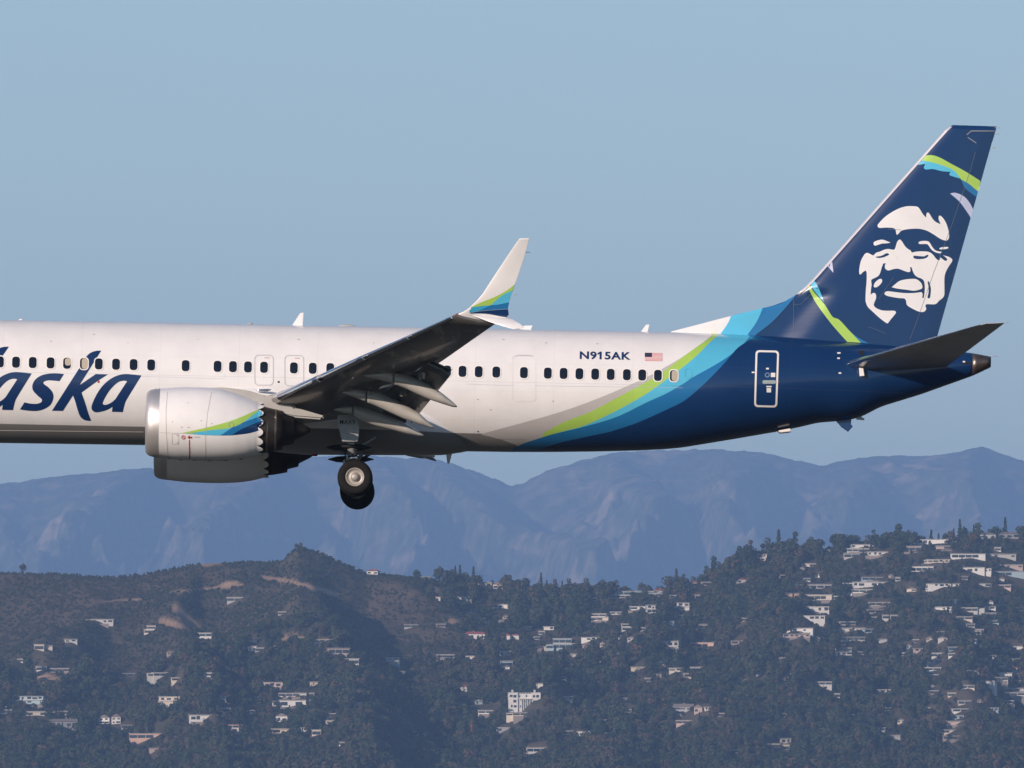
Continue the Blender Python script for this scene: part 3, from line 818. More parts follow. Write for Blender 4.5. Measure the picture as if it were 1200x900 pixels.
# --- horizontal stabiliser
SST = [(-.55, 974, 431.5, 1109, 430, .10), (-.95, 985.5, 427.8, 1112, 427.5, .10), (-3.0, 1039, 412, 1134, 411, .10), (-6.6, 1136, 384, 1171.5, 383, .09), (-7.0, 1149, 380.5, 1176.5, 379, .07), (-7.12, 1156, 379, 1178, 378.2, .03)]
stab = loft('stabiliser', [foil_ring(L(s[1], s[2], s[0]), L(s[3], s[4], s[0]), s[5], UP, n=16) for s in interp_stations(SST, 5)], m_tail, jet)
sle = loft('leading_edge', [foil_ring(L(s[1] - .6, s[2] + .1, s[0]), L(s[3], s[4], s[0]), s[5] * 1.03, UP, n=8, u0=0, u1=.055) for s in interp_stations(SST[1:5], 5)], m_chrome, stab)

# --- wing to body fairing
rings = []
for px in np.linspace(262, 566, 50):
    t = (px - 262) / 304.0; e = math.sin(math.pi * min(1, max(0, t))) ** .38 if 0 < t < 1 else 0
    mid = L(px, 499 - 2 * t); b = L(px, float(np.interp(px, [262, 330, 360, 520, 545, 566], [520, 530, 532.5, 533.2, 529.5, 522])))
    hh = mid.z - b.z; w = 1.12 + 1.0 * e * float(sm((576 - px) / 120.0))
    rings.append([Vector((mid.x, -math.copysign(abs(math.sin(a)) ** .92, math.sin(a)) * w, mid.z + (math.cos(a) * (hh if math.cos(a) < 0 else hh * .75 * (.25 + .75 * float(sm((570 - px) / 90.0))))))) for a in (2 * math.pi * k / 56 for k in range(56))])
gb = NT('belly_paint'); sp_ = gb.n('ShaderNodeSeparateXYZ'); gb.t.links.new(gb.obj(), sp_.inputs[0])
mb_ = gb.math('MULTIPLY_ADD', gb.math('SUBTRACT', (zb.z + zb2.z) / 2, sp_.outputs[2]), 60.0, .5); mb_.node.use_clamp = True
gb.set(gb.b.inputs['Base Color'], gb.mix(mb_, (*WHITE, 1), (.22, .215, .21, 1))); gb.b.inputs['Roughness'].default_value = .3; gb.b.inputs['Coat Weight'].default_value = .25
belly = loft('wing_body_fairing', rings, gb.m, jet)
rings = []
for px in np.linspace(226, 346, 24):
    t = (px - 226) / 120.0; e = math.sin(math.pi * t) ** .6 if 0 < t < 1 else 0.02
    c = L(px, 471 - 1 * e, -1.72)
    rings.append([c + Vector((0, -math.cos(a) * .42 * e, math.sin(a) * 16.5 * .0277 * e)) for a in (2 * math.pi * k / 24 for k in range(24))])
fillet = loft('wing_root_fillet', rings, m_white, jet)

# --- engines
ENX = [171.2, 172, 174, 178, 187, 210, 235, 250, 260, 275, 290, 303]
ENC = [495.5, 495.5, 495.5, 495.5, 495.7, 496.2, 496.7, 497.3, 498.0, 499.6, 501.5, 502.6]
ENR = [33.0, 35.0, 37.6, 39.6, 40.7, 42.8, 43.3, 42.9, 42.0, 39.6, 35.6, 31.0]
EY = -4.83
NE = 256
def eng_ring(px, cy, r, n=NE, zig=0.0, inner=False):
    c = L(px, cy, EY); r = r * .02733; out = []
    for k in range(n):
        a = 2 * math.pi * k / n
        sx = 0.0
        if zig:
            ph = (k % 16) / 16.0; sx = zig * (1 - abs(2 * ph - 1) ** 2.2)
        fl = .965 if math.cos(a) < -.6 else 1
        out.append(c + Vector((sx, -math.sin(a) * r * 1.02, math.cos(a) * r)))
    return out
ei = lambda px, A: float(np.interp(px, ENX, A))
lip_r = [eng_ring(p, ei(p, ENC), r) for p, r in ((182, 33.5), (176, 31.8), (172.6, 32.2), (171.2, 33.3), (171.6, 35), (173.2, 37.1), (176, 38.9), (181, 40.1), (187.4, 40.75))]
lip = loft('inlet_lip', lip_r, m_lip, jet, cap=False)
nac_r = [eng_ring(p, ei(p, ENC), smooth_interp(p, ENX, ENR, 3)) for p in np.linspace(187.4, 301, 36)]
nac_r.append(eng_ring(302, 502.6, 31.2)); nac_r.append(eng_ring(302.2, 502.7, 31.1, zig=.10)); nac_r.append(eng_ring(302.4, 502.9, 30.6, zig=.18))
nac_r.append(eng_ring(302.0, 502.9, 29.8, zig=.18)); nac_r.append(eng_ring(290, 501.5, 33.5))
nacelle = loft('nacelle', nac_r, m_white, jet, cap=False)
bm = bmesh.new(); bm.from_mesh(nacelle.data); bm.verts.ensure_lookup_table(); nr_ = len(nac_r)
for e in bm.edges:
    a_, b_ = e.verts[0].index // NE, e.verts[1].index // NE
    if a_ == b_ and a_ in (nr_ - 3, nr_ - 2): e.smooth = False
bm.to_mesh(nacelle.data); bm.free()
nacelle.data.materials.append(m_dark)
for q, pl in enumerate(nacelle.data.polygons):
    if min(pl.vertices) // NE >= nr_ - 3: pl.material_index = 1
nb_ = bvh_of(nacelle)
duct = loft('inlet_duct', [eng_ring(p, 495.8, r) for p, r in ((181.5, 33.4), (195, 34), (215, 34.5))], m_exh, jet, cap=True)
core = loft('core_cowl', [eng_ring(p, c, r, 48) for p, c, r in ((285, 501, 30.5), (303, 503, 28.6), (312, 503.6, 27), (322, 504, 25), (331, 504, 23.2), (331.3, 504, 19.5), (344, 504, 16.5), (345, 504, 12.5), (356, 504, 7), (364, 504, 2))], m_dark, jet)
def plate(name, pts, y0, y1, mat, parent, bev=.03):
    """a side profile in photograph pixels given real width from y0 to y1"""
    n = len(pts); A = [L(p[0], p[1], y0) for p in pts]; B = [Vector((a.x, y1, a.z)) for a in A]
    o = mesh_obj(name, A + B, [tuple(range(n)), tuple(range(n, 2 * n))[::-1]] + [(i, i + n, (i + 1) % n + n, (i + 1) % n) for i in range(n)], mat, parent)
    bm = bmesh.new(); bm.from_mesh(o.data); bmesh.ops.recalc_face_normals(bm, faces=bm.faces)
    if bev: bmesh.ops.bevel(bm, geom=bm.edges[:], offset=bev, segments=2, affect='EDGES', clamp_overlap=True)
    bm.to_mesh(o.data); bm.free(); return o
for x_ in (199, 212, 228, 246, 264, 282):
    cyp = L(x_, ei(x_, ENC) + float(smooth_interp(x_, ENX, ENR, 3)) * .985, EY)
    mesh_obj('cowl_latch', [cyp + Vector(v) for v in ((-.06, -.05, -.02), (.06, -.05, -.02), (.09, -.05, .08), (-.09, -.05, .08), (-.06, .05, -.02), (.06, .05, -.02), (.09, .05, .08), (-.09, .05, .08))], [(0, 1, 2, 3), (7, 6, 5, 4), (0, 4, 5, 1), (1, 5, 6, 2), (2, 6, 7, 3), (3, 7, 4, 0)], m_dark, nacelle)
for x_ in (312, 322):
    loft('nozzle_band', [eng_ring(x_, 503.8, 26.9 if x_ == 312 else 25.2, 48), eng_ring(x_ + 2.4, 503.9, 26.6 if x_ == 312 else 24.9, 48)], m_exh, core, cap=False)
pylon = plate('pylon', [(236, 454.5), (262, 453.6), (290, 457), (310, 463), (338, 466), (345, 477), (381, 487.5), (377, 491.5), (345, 489), (330, 486), (322, 500), (300, 490), (270, 480), (245, 470)], EY - .2, EY + .2, m_fairing, jet, .06)
Z1 = lambda p: T(150, 400, 5, p)
EK = dict(clip=-5.9, cell=3.0)
decal('green_stripe', [Z1([(310, 538, 1), (480, 500), (620, 460), (770, 397, 1), (790, 405, 1), (735, 430), (665, 482, 1), (600, 508), (480, 521), (380, 538, 1)])], nb_, m_green, nacelle, .006, **EK)
decal('cyan_stripe', [Z1([(340, 541, 1), (480, 521), (600, 508), (665, 482), (735, 430), (775, 398, 1), (812, 408, 1), (790, 432), (640, 490), (540, 552, 1), (440, 549)])], nb_, m_cyan, nacelle, .006, **EK)
decal('blue_stripe', [Z1([(540, 552, 1), (640, 490), (790, 434, 1), (812, 450, 1), (770, 470), (670, 512), (605, 551, 1)])], nb_, m_mid, nacelle, .006, **EK)
decal('navy_stripe', [Z1([(605, 551, 1), (670, 512), (770, 470), (812, 462, 1), (812, 500, 1), (765, 522), (700, 540)])], nb_, m_navy, nacelle, .006, **EK)
for pts, w in (([(197, 455), (194.5, 480), (194.8, 505), (197, 537)], .45), ([(249, 454), (243, 485), (241, 510), (241, 538)], .45), ([(187, 507), (230, 508)], .35)):
    decal('seam', [stroke(pts, w)], nb_, m_seam, nacelle, .009, cell=5.0)
decal('red_line', [stroke([(222, 515.5), (222.2, 538)], 1.1)], nb_, m_red, nacelle, .010, cell=5.0)
decal('warning_mark', [rrect(215, 512.4, 4.8, 4.8, 2.3), rrect(215, 512.4, 3.4, 3.4, 1.6)], nb_, m_red, nacelle, .010)
decal('warning_mark', [stroke([(213.6, 511), (216.4, 513.8)], .8)], nb_, m_red, nacelle, .011)
decal('warning_mark', [[(219.8, 512.4, 1), (222, 510, 1), (223, 512, 1), (225.2, 511.2, 1), (225.2, 514, 1), (223, 513.2, 1), (222, 514.6, 1)]], nb_, m_red, nacelle, .010)
decal('access_panel', [rrect(205.6, 514.4, 8, 12, .6), rrect(205.6, 514.4, 7.3, 11.3, .5)], nb_, m_seam, nacelle, .009)
for x, y, w in ((208, 510, 2), (208, 518.6, 2), (231, 512, 7), (213, 500.6, 2.2), (221, 500.8, 2.4), (220.5, 472.3, 1.4), (248, 496.4, 2), (202, 494.3, 1.5), (236, 493.2, 1.8)):
    decal('stencil', [rrect(x, y, w, .7, .1)], nb_, m_mark, nacelle, .010)
decal('logo_mark', [rrect(271, 498, 6.4, 6.4, 3.1, 6), rrect(271, 498, 4.8, 4.8, 2.3, 6)], nb_, m_mark, nacelle, .012)

# --- main landing gear: strut, door with the type lettering, two wheels a side
def cyl(name, p, q, r, mat, parent, n=14, r2=None):
    d = (q - p).normalized(); s = d.orthogonal().normalized(); t = d.cross(s)
    rg = [[c + (s * math.cos(a) + t * math.sin(a)) * rr for a in (2 * math.pi * k / n for k in range(n))] for c, rr in ((p, r), (q, r2 or r))]
    return loft(name, rg, mat, parent)
WHL = L(416, 559.3, -3.3)
def wheel(y, parent):
    def rev(prof, n=40):
        return [[Vector((WHL.x + r * math.sin(a), y + dy, WHL.z + r * math.cos(a))) for a in (2 * math.pi * k / n for k in range(n))] for r, dy in prof]
    w = loft('tyre', rev([(.30, -.16), (.40, -.195), (.50, -.185), (.545, -.14), (.565, -.07), (.567, 0), (.565, .07), (.545, .14), (.50, .185), (.40, .195), (.30, .16)]), m_rubber, parent, cap=False)
    h = loft('rim', rev([(.305, -.15), (.29, -.165), (.27, -.15), (.25, -.11), (.15, -.09), (.13, -.13), (.11, -.20), (.07, -.215), (.001, -.22)]), m_hub, w, cap=False)
    for k in range(9):
        a = 2 * math.pi * k / 9; c = Vector((WHL.x + .2 * math.sin(a), y - .10, WHL.z + .2 * math.cos(a)))
    return (w, [h])
near = []
leg_top = L(408, 500, -2.86); axle = Vector((WHL.x, -2.86, WHL.z))
strut = cyl('strut', leg_top, leg_top + (axle - leg_top) * .62, .135, m_strut, jet)
s2 = cyl('piston', leg_top + (axle - leg_top) * .6, axle, .085, m_chrome, strut)
s3 = cyl('axle', Vector((axle.x, -3.35, axle.z)), Vector((axle.x, -2.38, axle.z)), .07, m_strut, strut)
s4 = cyl('side_brace', L(409, 536, -2.86), L(425, 520, -1.6), .06, m_strut, strut)
s5 = cyl('drag_brace', L(410, 530, -2.86), L(440, 512, -2.6), .05, m_strut, strut)
s6 = plate('torque_link', [(407, 533), (401, 542), (411, 553), (413, 550), (405, 542), (410, 535)], -2.95, -2.78, m_strut, strut, .01)
s7 = cyl('brake_line', L(413, 532, -2.98), L(419, 552, -3.02), .022, m_black, strut, 8)
s8 = cyl('brake_line', L(404, 522, -2.98), L(405, 541, -3.0), .022, m_black, strut, 8)
s9 = cyl('brake_unit', Vector((axle.x, -3.12, axle.z)), Vector((axle.x, -2.98, axle.z)), .21, m_exh, strut, 20)
s10 = cyl('collar', leg_top + (axle - leg_top) * .56, leg_top + (axle - leg_top) * .66, .17, m_chrome, strut, 16)
near += [(strut, [s2, s3, s4, s5, s6, s7, s8, s9, s10]), wheel(-3.30, jet), wheel(-2.42, jet)]
door = plate('gear_door', [(395, 486), (419, 486), (421, 506), (419, 517.5), (401, 517.5), (397, 502)], -3.42, -3.36, m_strut, jet, .015)
db = bvh_of(door)
text_decal('type_lettering', 'MAX9', 398.2, 497.2, 5.6, 17.6, db, m_black, door, .015, .01, .006)
well = canoe('wheel_well', -2.5, [(382, 524.5, .3), (392, 524.5, 3.2), (408, 524.5, 4.4), (425, 524.5, 3.2), (436, 524.5, .3)], m_black, .75, jet, 24)
near += [(well, [])]

mirror([(wing, [])] + [(s, []) for s in slats] + [(of1, []), (of2, []), (if1, [])] + [(c, k) for c, k in canoes] + [(winglet, []), (lower_blade, []), (stab, [sle]), (lip, []), (nacelle, []), (duct, []), (core, []), (pylon, [])] + near)

# --- cabin windows
WIN = [0, 18.8, 38.4, 59.3, 78.6, 98.3, 115.8, 136, 156.6, 177.2, 217.6, 255, 273, 290.6, 309.4, 344.4, 366.5, 387, 406, 426, 446, 466, 486, 505, 524, 542, 561, 581.6, 614, 642, 660.5, 679, 697.5, 715.7, 734.6, 752.6, 771, 789.6]
def win_y(x): return 424.2 + (440.4 - 424.2) * x / 789.6
for x in WIN:
    y = win_y(x); half = x in (78.6, 789.6, 98.3)
    w = decal('window', [rrect(x, y, 9.4, 13.2, 3.6, 4, .02)], fb, m_glass, jet, .010, cell=5.0)
    decal('window_frame', [rrect(x, y, 11.4, 15.3, 4.4, 4, .02), rrect(x, y, 9.2, 13.0, 3.5, 4, .02)], fb, m_frame, w, .012, cell=5.0)
    if x == 78.6: decal('window_blind', [rrect(x + 1, y - 1.6, 7.0, 8.4, 2.4, 3)], fb, m_shade, w, .014)
    if x in (98.3, 789.6): decal('window_blind', [rrect(x + 1, y, 7.0, 12.2, 2.8, 3)], fb, m_shade, w, .014)
for x in (-60, -40.5, -21): decal('window', [rrect(x, win_y(x), 9.4, 13.2, 3.6, 4, .02)], fb, m_glass, jet, .010)
# doors
for x, w, y0_, y1_ in ((309.4, 22.6, 415.8, 451.8), (344.8, 23, 416.2, 452.6)):
    d = decal('overwing_exit', [rrect(x, (y0_ + y1_) / 2, w, y1_ - y0_, 5, 5), rrect(x, (y0_ + y1_) / 2, w - 1.9, y1_ - y0_ - 1.9, 4.2, 5)], fb, m_outline, jet, .009)
    decal('placard', [rrect(x + 3.5, y0_ + 3.6, 6, .9, .2)], fb, m_stencil_red, d, .010)
decal('plug_door_seam', [rrect(614.3, 443.4, 27.4, 53.6, 4.2, 5), rrect(614.3, 443.4, 26.6, 52.8, 3.9, 5)], fb, m_faint, jet, .009)
decal('plug_door_seam', [[(603, 418.6, 1), (606, 416.4), (611, 416.0), (622, 416.4), (625.5, 418.6, 1), (621, 417.5), (611, 417.2), (606, 417.4)]], fb, m_outline, jet, .010)
def dpos(X, Y): return (870 + X / 10.0, 400 + Y / 10.0)
rd = [(*dpos(150, 140), ), (*dpos(175, 108), ), (*dpos(395, 112), ), (*dpos(428, 150), ), (*dpos(408, 740), ), (*dpos(380, 770), ), (*dpos(165, 765), ), (*dpos(138, 730), )]
def ring_door(ins):
    cx, cy = 898.3, 444
    c = [dpos(153, 108), dpos(428, 112), dpos(408, 772), dpos(137, 768)]
    out = []
    r = 4.2 - ins * .6
    cs = [(c[0][0] + ins, c[0][1] + ins), (c[1][0] - ins, c[1][1] + ins), (c[2][0] - ins, c[2][1] - ins), (c[3][0] + ins, c[3][1] - ins)]
    for (x, y), (sx, sy, a0) in zip(cs, ((1, 1, 180), (-1, 1, 270), (-1, -1, 0), (1, -1, 90))):
        for k in range(5):
            a = R(a0 + 90 * k / 4); out.append((x + sx * r + r * math.cos(a), y + sy * r + r * math.sin(a), 1))
    return out
sd = decal('service_door', [ring_door(2.2)], fb, m_navy, jet, .012)
decal('door_frame', [ring_door(0), ring_door(2.2)], fb, m_frame, sd, .016)
decal('handle', [rrect(*dpos(313, 477), 16.2, 4.2, 2.0)], fb, m_chrome, sd, .03)
decal('handle_recess', [rrect(*dpos(300, 476), 11.5, 1.6, .7)], fb, m_seam, sd, .034)
decal('vent_ring', [rrect(*dpos(291, 395), 6, 6, 2.9, 6), rrect(*dpos(291, 395), 3.2, 3.2, 1.5, 6)], fb, m_chrome, sd, .02)
for x, y, w, h in ((293, 322, 3.2, 2), (358, 395, 5.2, 5), (310, 530, 6.2, 1.6), (309, 572, 5.2, 5)):
    decal('placard', [rrect(*dpos(x, y), w, h, .4)], fb, m_frame, sd, .02)
decal('hinge', [rrect(*dpos(125, 366), 3.4, 1.6, .5)], fb, m_frame, sd, .03)
# lettering
a_out = [(772, 360, 1), (680, 350), (600, 345), (520, 360), (440, 400), (370, 460), (310, 540), (260, 640), (245, 700), (262, 735), (300, 747), (370, 735), (430, 712), (467, 688, 1), (460, 742, 1), (575, 745, 1), (590, 680), (612, 620)]
a_in = [(620, 421, 1), (580, 415), (520, 435), (450, 500), (395, 580), (363, 648), (375, 667), (410, 665), (460, 640), (497, 608, 1)]
LT = dict(off=.009, cell=5.0)
sh = lambda c: [(p[0] - 128.7, p[1] - 2.3, *p[2:]) for p in c]
decal('letter', [T(80, 400, 9, a_out), T(80, 400, 9, a_in)], fb, m_ink, jet, **LT)
decal('letter', [sh(T(80, 400, 9, a_out)), sh(T(80, 400, 9, a_in))], fb, m_ink, jet, **LT)
decal('letter', [T(0, 400, 9, [(675, 345, 1), (600, 338), (520, 340), (440, 358), (375, 400), (342, 460), (350, 520), (400, 575), (440, 610), (435, 640), (390, 657), (320, 655), (258, 642, 1), (210, 717, 1), (280, 728), (380, 733), (460, 715), (530, 670), (562, 600), (555, 540), (510, 485), (460, 447), (465, 424), (510, 412), (570, 415), (628, 420, 1)])], fb, m_ink, jet, **LT)
decal('letter', [T(80, 400, 9, [(347, 99, 1), (290, 102), (230, 125), (185, 170), (115, 285, 1), (-172, 731, 1), (-57, 733, 1), (50, 570, 1), (75, 640), (95, 710), (120, 780), (155, 820), (200, 835), (241, 836, 1), (215, 770), (180, 655), (140, 540, 1), (290, 432), (417, 349, 1), (290, 345, 1), (118, 462, 1)])], fb, m_ink, jet, **LT)
decal('letter', [T(0, 400, 9, [(94, 57, 1), (40, 60), (-5, 74), (-50, 115), (-120, 225, 1), (-415, 700, 1), (-300, 702, 1), (12, 175, 1)])], fb, m_ink, jet, **LT)
text_decal('registration', 'N915AK', 679.3, 421.0, 9.2, 59.6, fb, m_ink, jet, .018, .028)
decal('registration_stroke', [[(703.6, 411.9, 1), (700.0, 414.4, 1), (700.4, 416.0, 1), (703.6, 414.2, 1)]], fb, m_ink, jet, .012)
# flag
fl = decal('flag', [[(755.6, 413.6, 1), (776.2, 413.9, 1), (776.2, 423.3, 1), (755.8, 423.0, 1)]], fb, m_frame, jet, .009)
m_fred = simple('flag_red', (.62, .16, .19), .4); m_fblue = simple('flag_blue', (.035, .04, .075), .4)
for k in range(7):
    y = 413.7 + k * 1.42
    decal('stripe', [[(755.6, y, 1), (776.2, y + .3, 1), (776.2, y + 1.02, 1), (755.6, y + .72, 1)]], fb, m_fred, fl, .011)
decal('canton', [[(755.6, 413.6, 1), (764, 413.7, 1), (764, 418.6, 1), (755.6, 418.5, 1)]], fb, m_fblue, fl, .013)
# small skin details
for pts, w, m in (([(0, 504.2), (168, 506.0)], .8, m_frame), ([(575, 514), (617, 514.5)], .3, m_seam), ([(166, 441), (263, 444), (263.5, 438.5)], .3, m_outline), ([(627, 452), (800, 454.5)], .3, m_outline), ([(547, 450), (601, 452)], .3, m_outline)):
    decal('seam', [stroke(pts, w)], fb, m, jet, .008, cell=5.0)
for x, y, w, h, m in ((326.5, 447.6, 2.6, 2, m_black), (560.2, 505.4, 1.6, 1.4, m_black), (115.5, 447.4, 2.2, 2.6, m_red), (983, 413.9, 4, 1.8, m_frame), (982.6, 420, 3.2, 1.8, m_frame), (984.2, 437.2, 3.2, 1.8, m_frame), (1129.5, 424, 2.8, 1.8, m_frame), (1009.5, 413.8, 5.2, 5.4, m_black), (912.6, 447.6, 1.2, 1.2, m_red)):
    decal('fitting', [rrect(x, y, w, h, min(w, h) * .3)], fb, m, jet, .011)
for x, y in ((150, 402), (232, 398), (286, 468), (500, 452), (560, 468), (640, 402), (648, 470), (700, 403), (575, 480), (110, 392), (60, 400), (350, 398), (438, 402), (590, 398)):
    decal('stencil', [rrect(x, y, 2.2 if (x + y) % 3 else 1.2, .8, .2)], fb, m_mark, jet, .010)
decal('dark_band', [rrect(1133.5, 425.6, 12, 2.0, .8)], fb, m_black, jet, .010)
decal('faint_panel', [rrect(807, 438, 8, 11.5, 3), rrect(807, 438, 7.3, 10.8, 2.8)], fb, simple('seam_on_cyan', (.07, .36, .52), .4), jet, .009)
light = canoe('landing_light', -2.15, [(300, 457.6, .4), (304, 457.3, 1.6), (313, 457.2, 1.8), (318, 456.6, .5)], m_chrome, .12, jet, 12)
# antennas, mast, skid
def fin_piece(name, pts, half, mat): return plate(name, pts, -half, half, mat, jet, .008)
fin_piece('antenna', [(341.5, 382.5), (352, 366.6), (356, 366.4), (354.6, 383)], .03, m_white)
fin_piece('antenna', [(750, 390), (757.2, 380.4), (761.4, 380.3), (758.6, 390.5)], .03, m_white)
fin_piece('antenna', [(606, 387.2), (614.5, 381.6), (624.4, 381.4), (621.5, 387.8)], .03, m_white)
fin_piece('antenna', [(522, 527), (531, 527), (526.6, 543.2), (524.2, 543)], .03, m_strut)
fin_piece('antenna', [(484, 532), (509, 532), (510, 535.4), (497, 534.8)], .05, m_strut)
canoe('roof_dome', 0.0, [(396, 382.4, .3), (400, 382, 1.6), (408, 381.6, 1.8), (414, 382, 1.2), (417, 382.6, .3)], m_seam, .25, jet, 14)
canoe('roof_dome', 0.0, [(22, 375, .3), (24.5, 374.4, 1.3), (27.5, 374.8, .3)], m_frame, .1, jet, 10)
canoe('roof_dome', 0.0, [(290, 380, .3), (293, 379, 1.5), (297, 379.6, .3)], m_seam, .1, jet, 10)
canoe('beacon', 0.0, [(365, 532.6, .3), (367, 533, 1.8), (371, 533, 1.8), (373, 532.6, .3)], simple('beacon_red', (.35, .012, .01), .25), .09, jet, 12)
fin_piece('tail_skid', [(978, 491), (998, 490), (997, 497), (999.5, 499.5), (994, 505.6), (986, 500)], .10, m_navy)
fin_piece('skid_fitting', [(994.5, 490), (997.5, 490), (997.5, 499), (995, 499)], .05, m_frame)
fin_piece('drain_mast', [(1006, 486), (1013, 490.6), (1013, 492.4), (1003, 491.6)], .03, m_strut)
plate('antenna', [(912, 504.5), (926, 502), (927, 505.4), (914, 506.8)], -.45, .1, m_frame, jet, .01)
plate('scupper_plate', [(1006.6, 431), (1011.6, 431.6), (1013, 440.4), (1007.4, 440.8)], -1.34, -1.27, m_frame, jet, .005)
for x, y, dx, parent in ((1166, 149.6, 6, fin), (1165.5, 157, 6, fin), (1162, 173, 5, fin), (614.5, 295.4, 7, winglet), (600.5, 345.2, 6, winglet), (1178, 377.6, 4, stab), (1160, 417.2, 9, apu_o)):
    yy = -17.5 if parent is winglet else (-7 if parent is stab else 0)
    cyl('static_wick', L(x, y, yy), L(x + dx, y + .3, yy), .012, m_seam, parent, 6, .006)
# ------------------------------------------------------------------ trees and houses on the hills
def hill_z(x, y): return hill_h(np.asarray(x, float), np.asarray(y, float)) + .5
def on_hill(px, py):
    """where the sight line through a photograph point first meets the hillside"""
    D = KH * np.arange(13350.0, 15500.0, 2.5); X = (px - 600) / F * D
    row = HORIZON - (hill_z(X, D) - 30) / D * F
    k = np.nonzero(row <= py)[0]
    if len(k) == 0: k = [int(np.argmin(row))]
    return float(X[k[0]]), float(D[k[0]])

def leaf_mat(name, stops):
    g = NT(name); g.b.inputs['Roughness'].default_value = .8; g.b.inputs['Specular IOR Level'].default_value = .15
    oi = g.n('ShaderNodeObjectInfo')
    base = g.ramp(oi.outputs['Random'], stops)
    nz = g.noise(.35, 3, .6, g.obj())
    stand = g.noise(.006, 5, .6, g.n('ShaderNodeNewGeometry').outputs['Position'])     # stands of drier, browner trees
    base = g.mix(g.ramp(stand, [(.50, (0, 0, 0)), (.66, (.75, .75, .75))]), base, (.085, .068, .045, 1))
    g.set(g.b.inputs['Base Color'], g.mix(g.ramp(nz, [(.35, (0, 0, 0)), (.7, (.55, .55, .55))]), base, (.052, .064, .034, 1)))
    return g.m
m_leaf = leaf_mat('oak_foliage', [(0, (.014, .024, .013)), (.3, (.026, .040, .018)), (.55, (.042, .054, .024)), (.78, (.060, .058, .030)), (.92, (.085, .058, .036)), (1, (.12, .065, .04))])
m_needle = leaf_mat('conifer_foliage', [(0, (.012, .022, .014)), (1, (.022, .034, .020))])
m_rust = leaf_mat('rust_foliage', [(0, (.20, .06, .025)), (1, (.24, .08, .03))])
m_bark = simple('bark', (.09, .065, .045), .9, var=.3)

def crown_mesh(name, kind, seed, n, mat):
    r = random.Random(seed); V, Fc = [], []
    lobes = []
    if kind == 'round':
        for _ in range(7):
            a = r.uniform(0, 6.28); d = r.uniform(0, 2.6)
            lobes.append((Vector((d * math.cos(a), d * math.sin(a), r.uniform(4.2, 7.6))), r.uniform(1.5, 2.7)))
    elif kind == 'tall':
        for _ in range(8):
            z = r.uniform(4, 12); a = r.uniform(0, 6.28); d = r.uniform(0, 1.5) * (1 - z / 18)
            lobes.append((Vector((d * math.cos(a), d * math.sin(a), z)), r.uniform(1.1, 1.9)))
    for i in range(n):
        if kind == 'cone':
            z = r.uniform(1.5, 15) ; rad = (15.6 - z) * .24 * (.65 + .35 * math.sin(z * 3.1)) * r.uniform(.6, 1.05); a = r.uniform(0, 6.28)
            c = Vector((rad * math.cos(a), rad * math.sin(a), z)); nrm = Vector((math.cos(a), math.sin(a), .7))
        elif kind == 'spire':
            z = r.uniform(1, 22); rad = (1.9 - abs(z - 8) * .085) * r.uniform(.4, 1.05); a = r.uniform(0, 6.28)
            c = Vector((rad * math.cos(a), rad * math.sin(a), z)); nrm = Vector((math.cos(a), math.sin(a), .4))
        else:
            o, R_ = r.choice(lobes)
            d = Vector((r.gauss(0, 1), r.gauss(0, 1), r.gauss(.25, 1))).normalized()
            c = o + d * R_ * r.uniform(.85, 1.05); nrm = d
        nrm = (nrm + Vector((r.uniform(-.35, .35), r.uniform(-.35, .35), r.uniform(-.2, .4)))).normalized()
        t = nrm.orthogonal().normalized(); b = nrm.cross(t); a = r.uniform(0, 6.28)
        t, b = t * math.cos(a) + b * math.sin(a), b * math.cos(a) - t * math.sin(a)
        s1, s2 = r.uniform(.4, .95), r.uniform(.35, .8); k = len(V)
        V += [c - t * s1, c - b * s2 + nrm * .12, c + t * s1, c + b * s2 - nrm * .1]
        Fc.append((k, k + 1, k + 2, k + 3))
    me = bpy.data.meshes.new(name); me.from_pydata([tuple(v) for v in V], [], Fc); me.materials.append(mat); me.update()
    return me

def trunk_mesh(name, h, r0, limbs, seed):
    r = random.Random(seed); V, Fc = [], []
    def tube(p, q, a, b, n=6):
        d = (q - p).normalized(); s = d.orthogonal().normalized(); t = d.cross(s); k = len(V)
        for c, rr in ((p, a), (q, b)):
            for i in range(n):
                w = 6.283 * i / n; V.append(c + (s * math.cos(w) + t * math.sin(w)) * rr)
        for i in range(n): Fc.append((k + i, k + (i + 1) % n, k + n + (i + 1) % n, k + n + i))
    tube(Vector((0, 0, -1.5)), Vector((0, 0, h * .5)), r0, r0 * .7); tube(Vector((0, 0, h * .5)), Vector((r.uniform(-.3, .3), 0, h)), r0 * .7, r0 * .25)
    for _ in range(limbs):
        a = r.uniform(0, 6.28); z = h * r.uniform(.35, .7)
        tube(Vector((0, 0, z)), Vector((2.0 * math.cos(a), 2.0 * math.sin(a), z + r.uniform(1.2, 2.6))), r0 * .45, r0 * .15, 5)
    me = bpy.data.meshes.new(name); me.from_pydata([tuple(v) for v in V], [], Fc); me.materials.append(m_bark); me.update()
    return me
KINDS_T = {
    'oak': [(crown_mesh('crown', 'round', 10 + k, 230, m_leaf), trunk_mesh('trunk', 5.5, .32, 5, k)) for k in range(4)],
    'tall': [(crown_mesh('crown', 'tall', 30 + k, 230, m_leaf), trunk_mesh('trunk', 9, .3, 4, 20 + k)) for k in range(2)],
    'conifer': [(crown_mesh('crown', 'cone', 50 + k, 260, m_needle), trunk_mesh('trunk', 13, .28, 2, 40 + k)) for k in range(2)],
}
spire = (crown_mesh('crown', 'spire', 77, 330, m_rust), trunk_mesh('trunk', 18, .3, 2, 60))
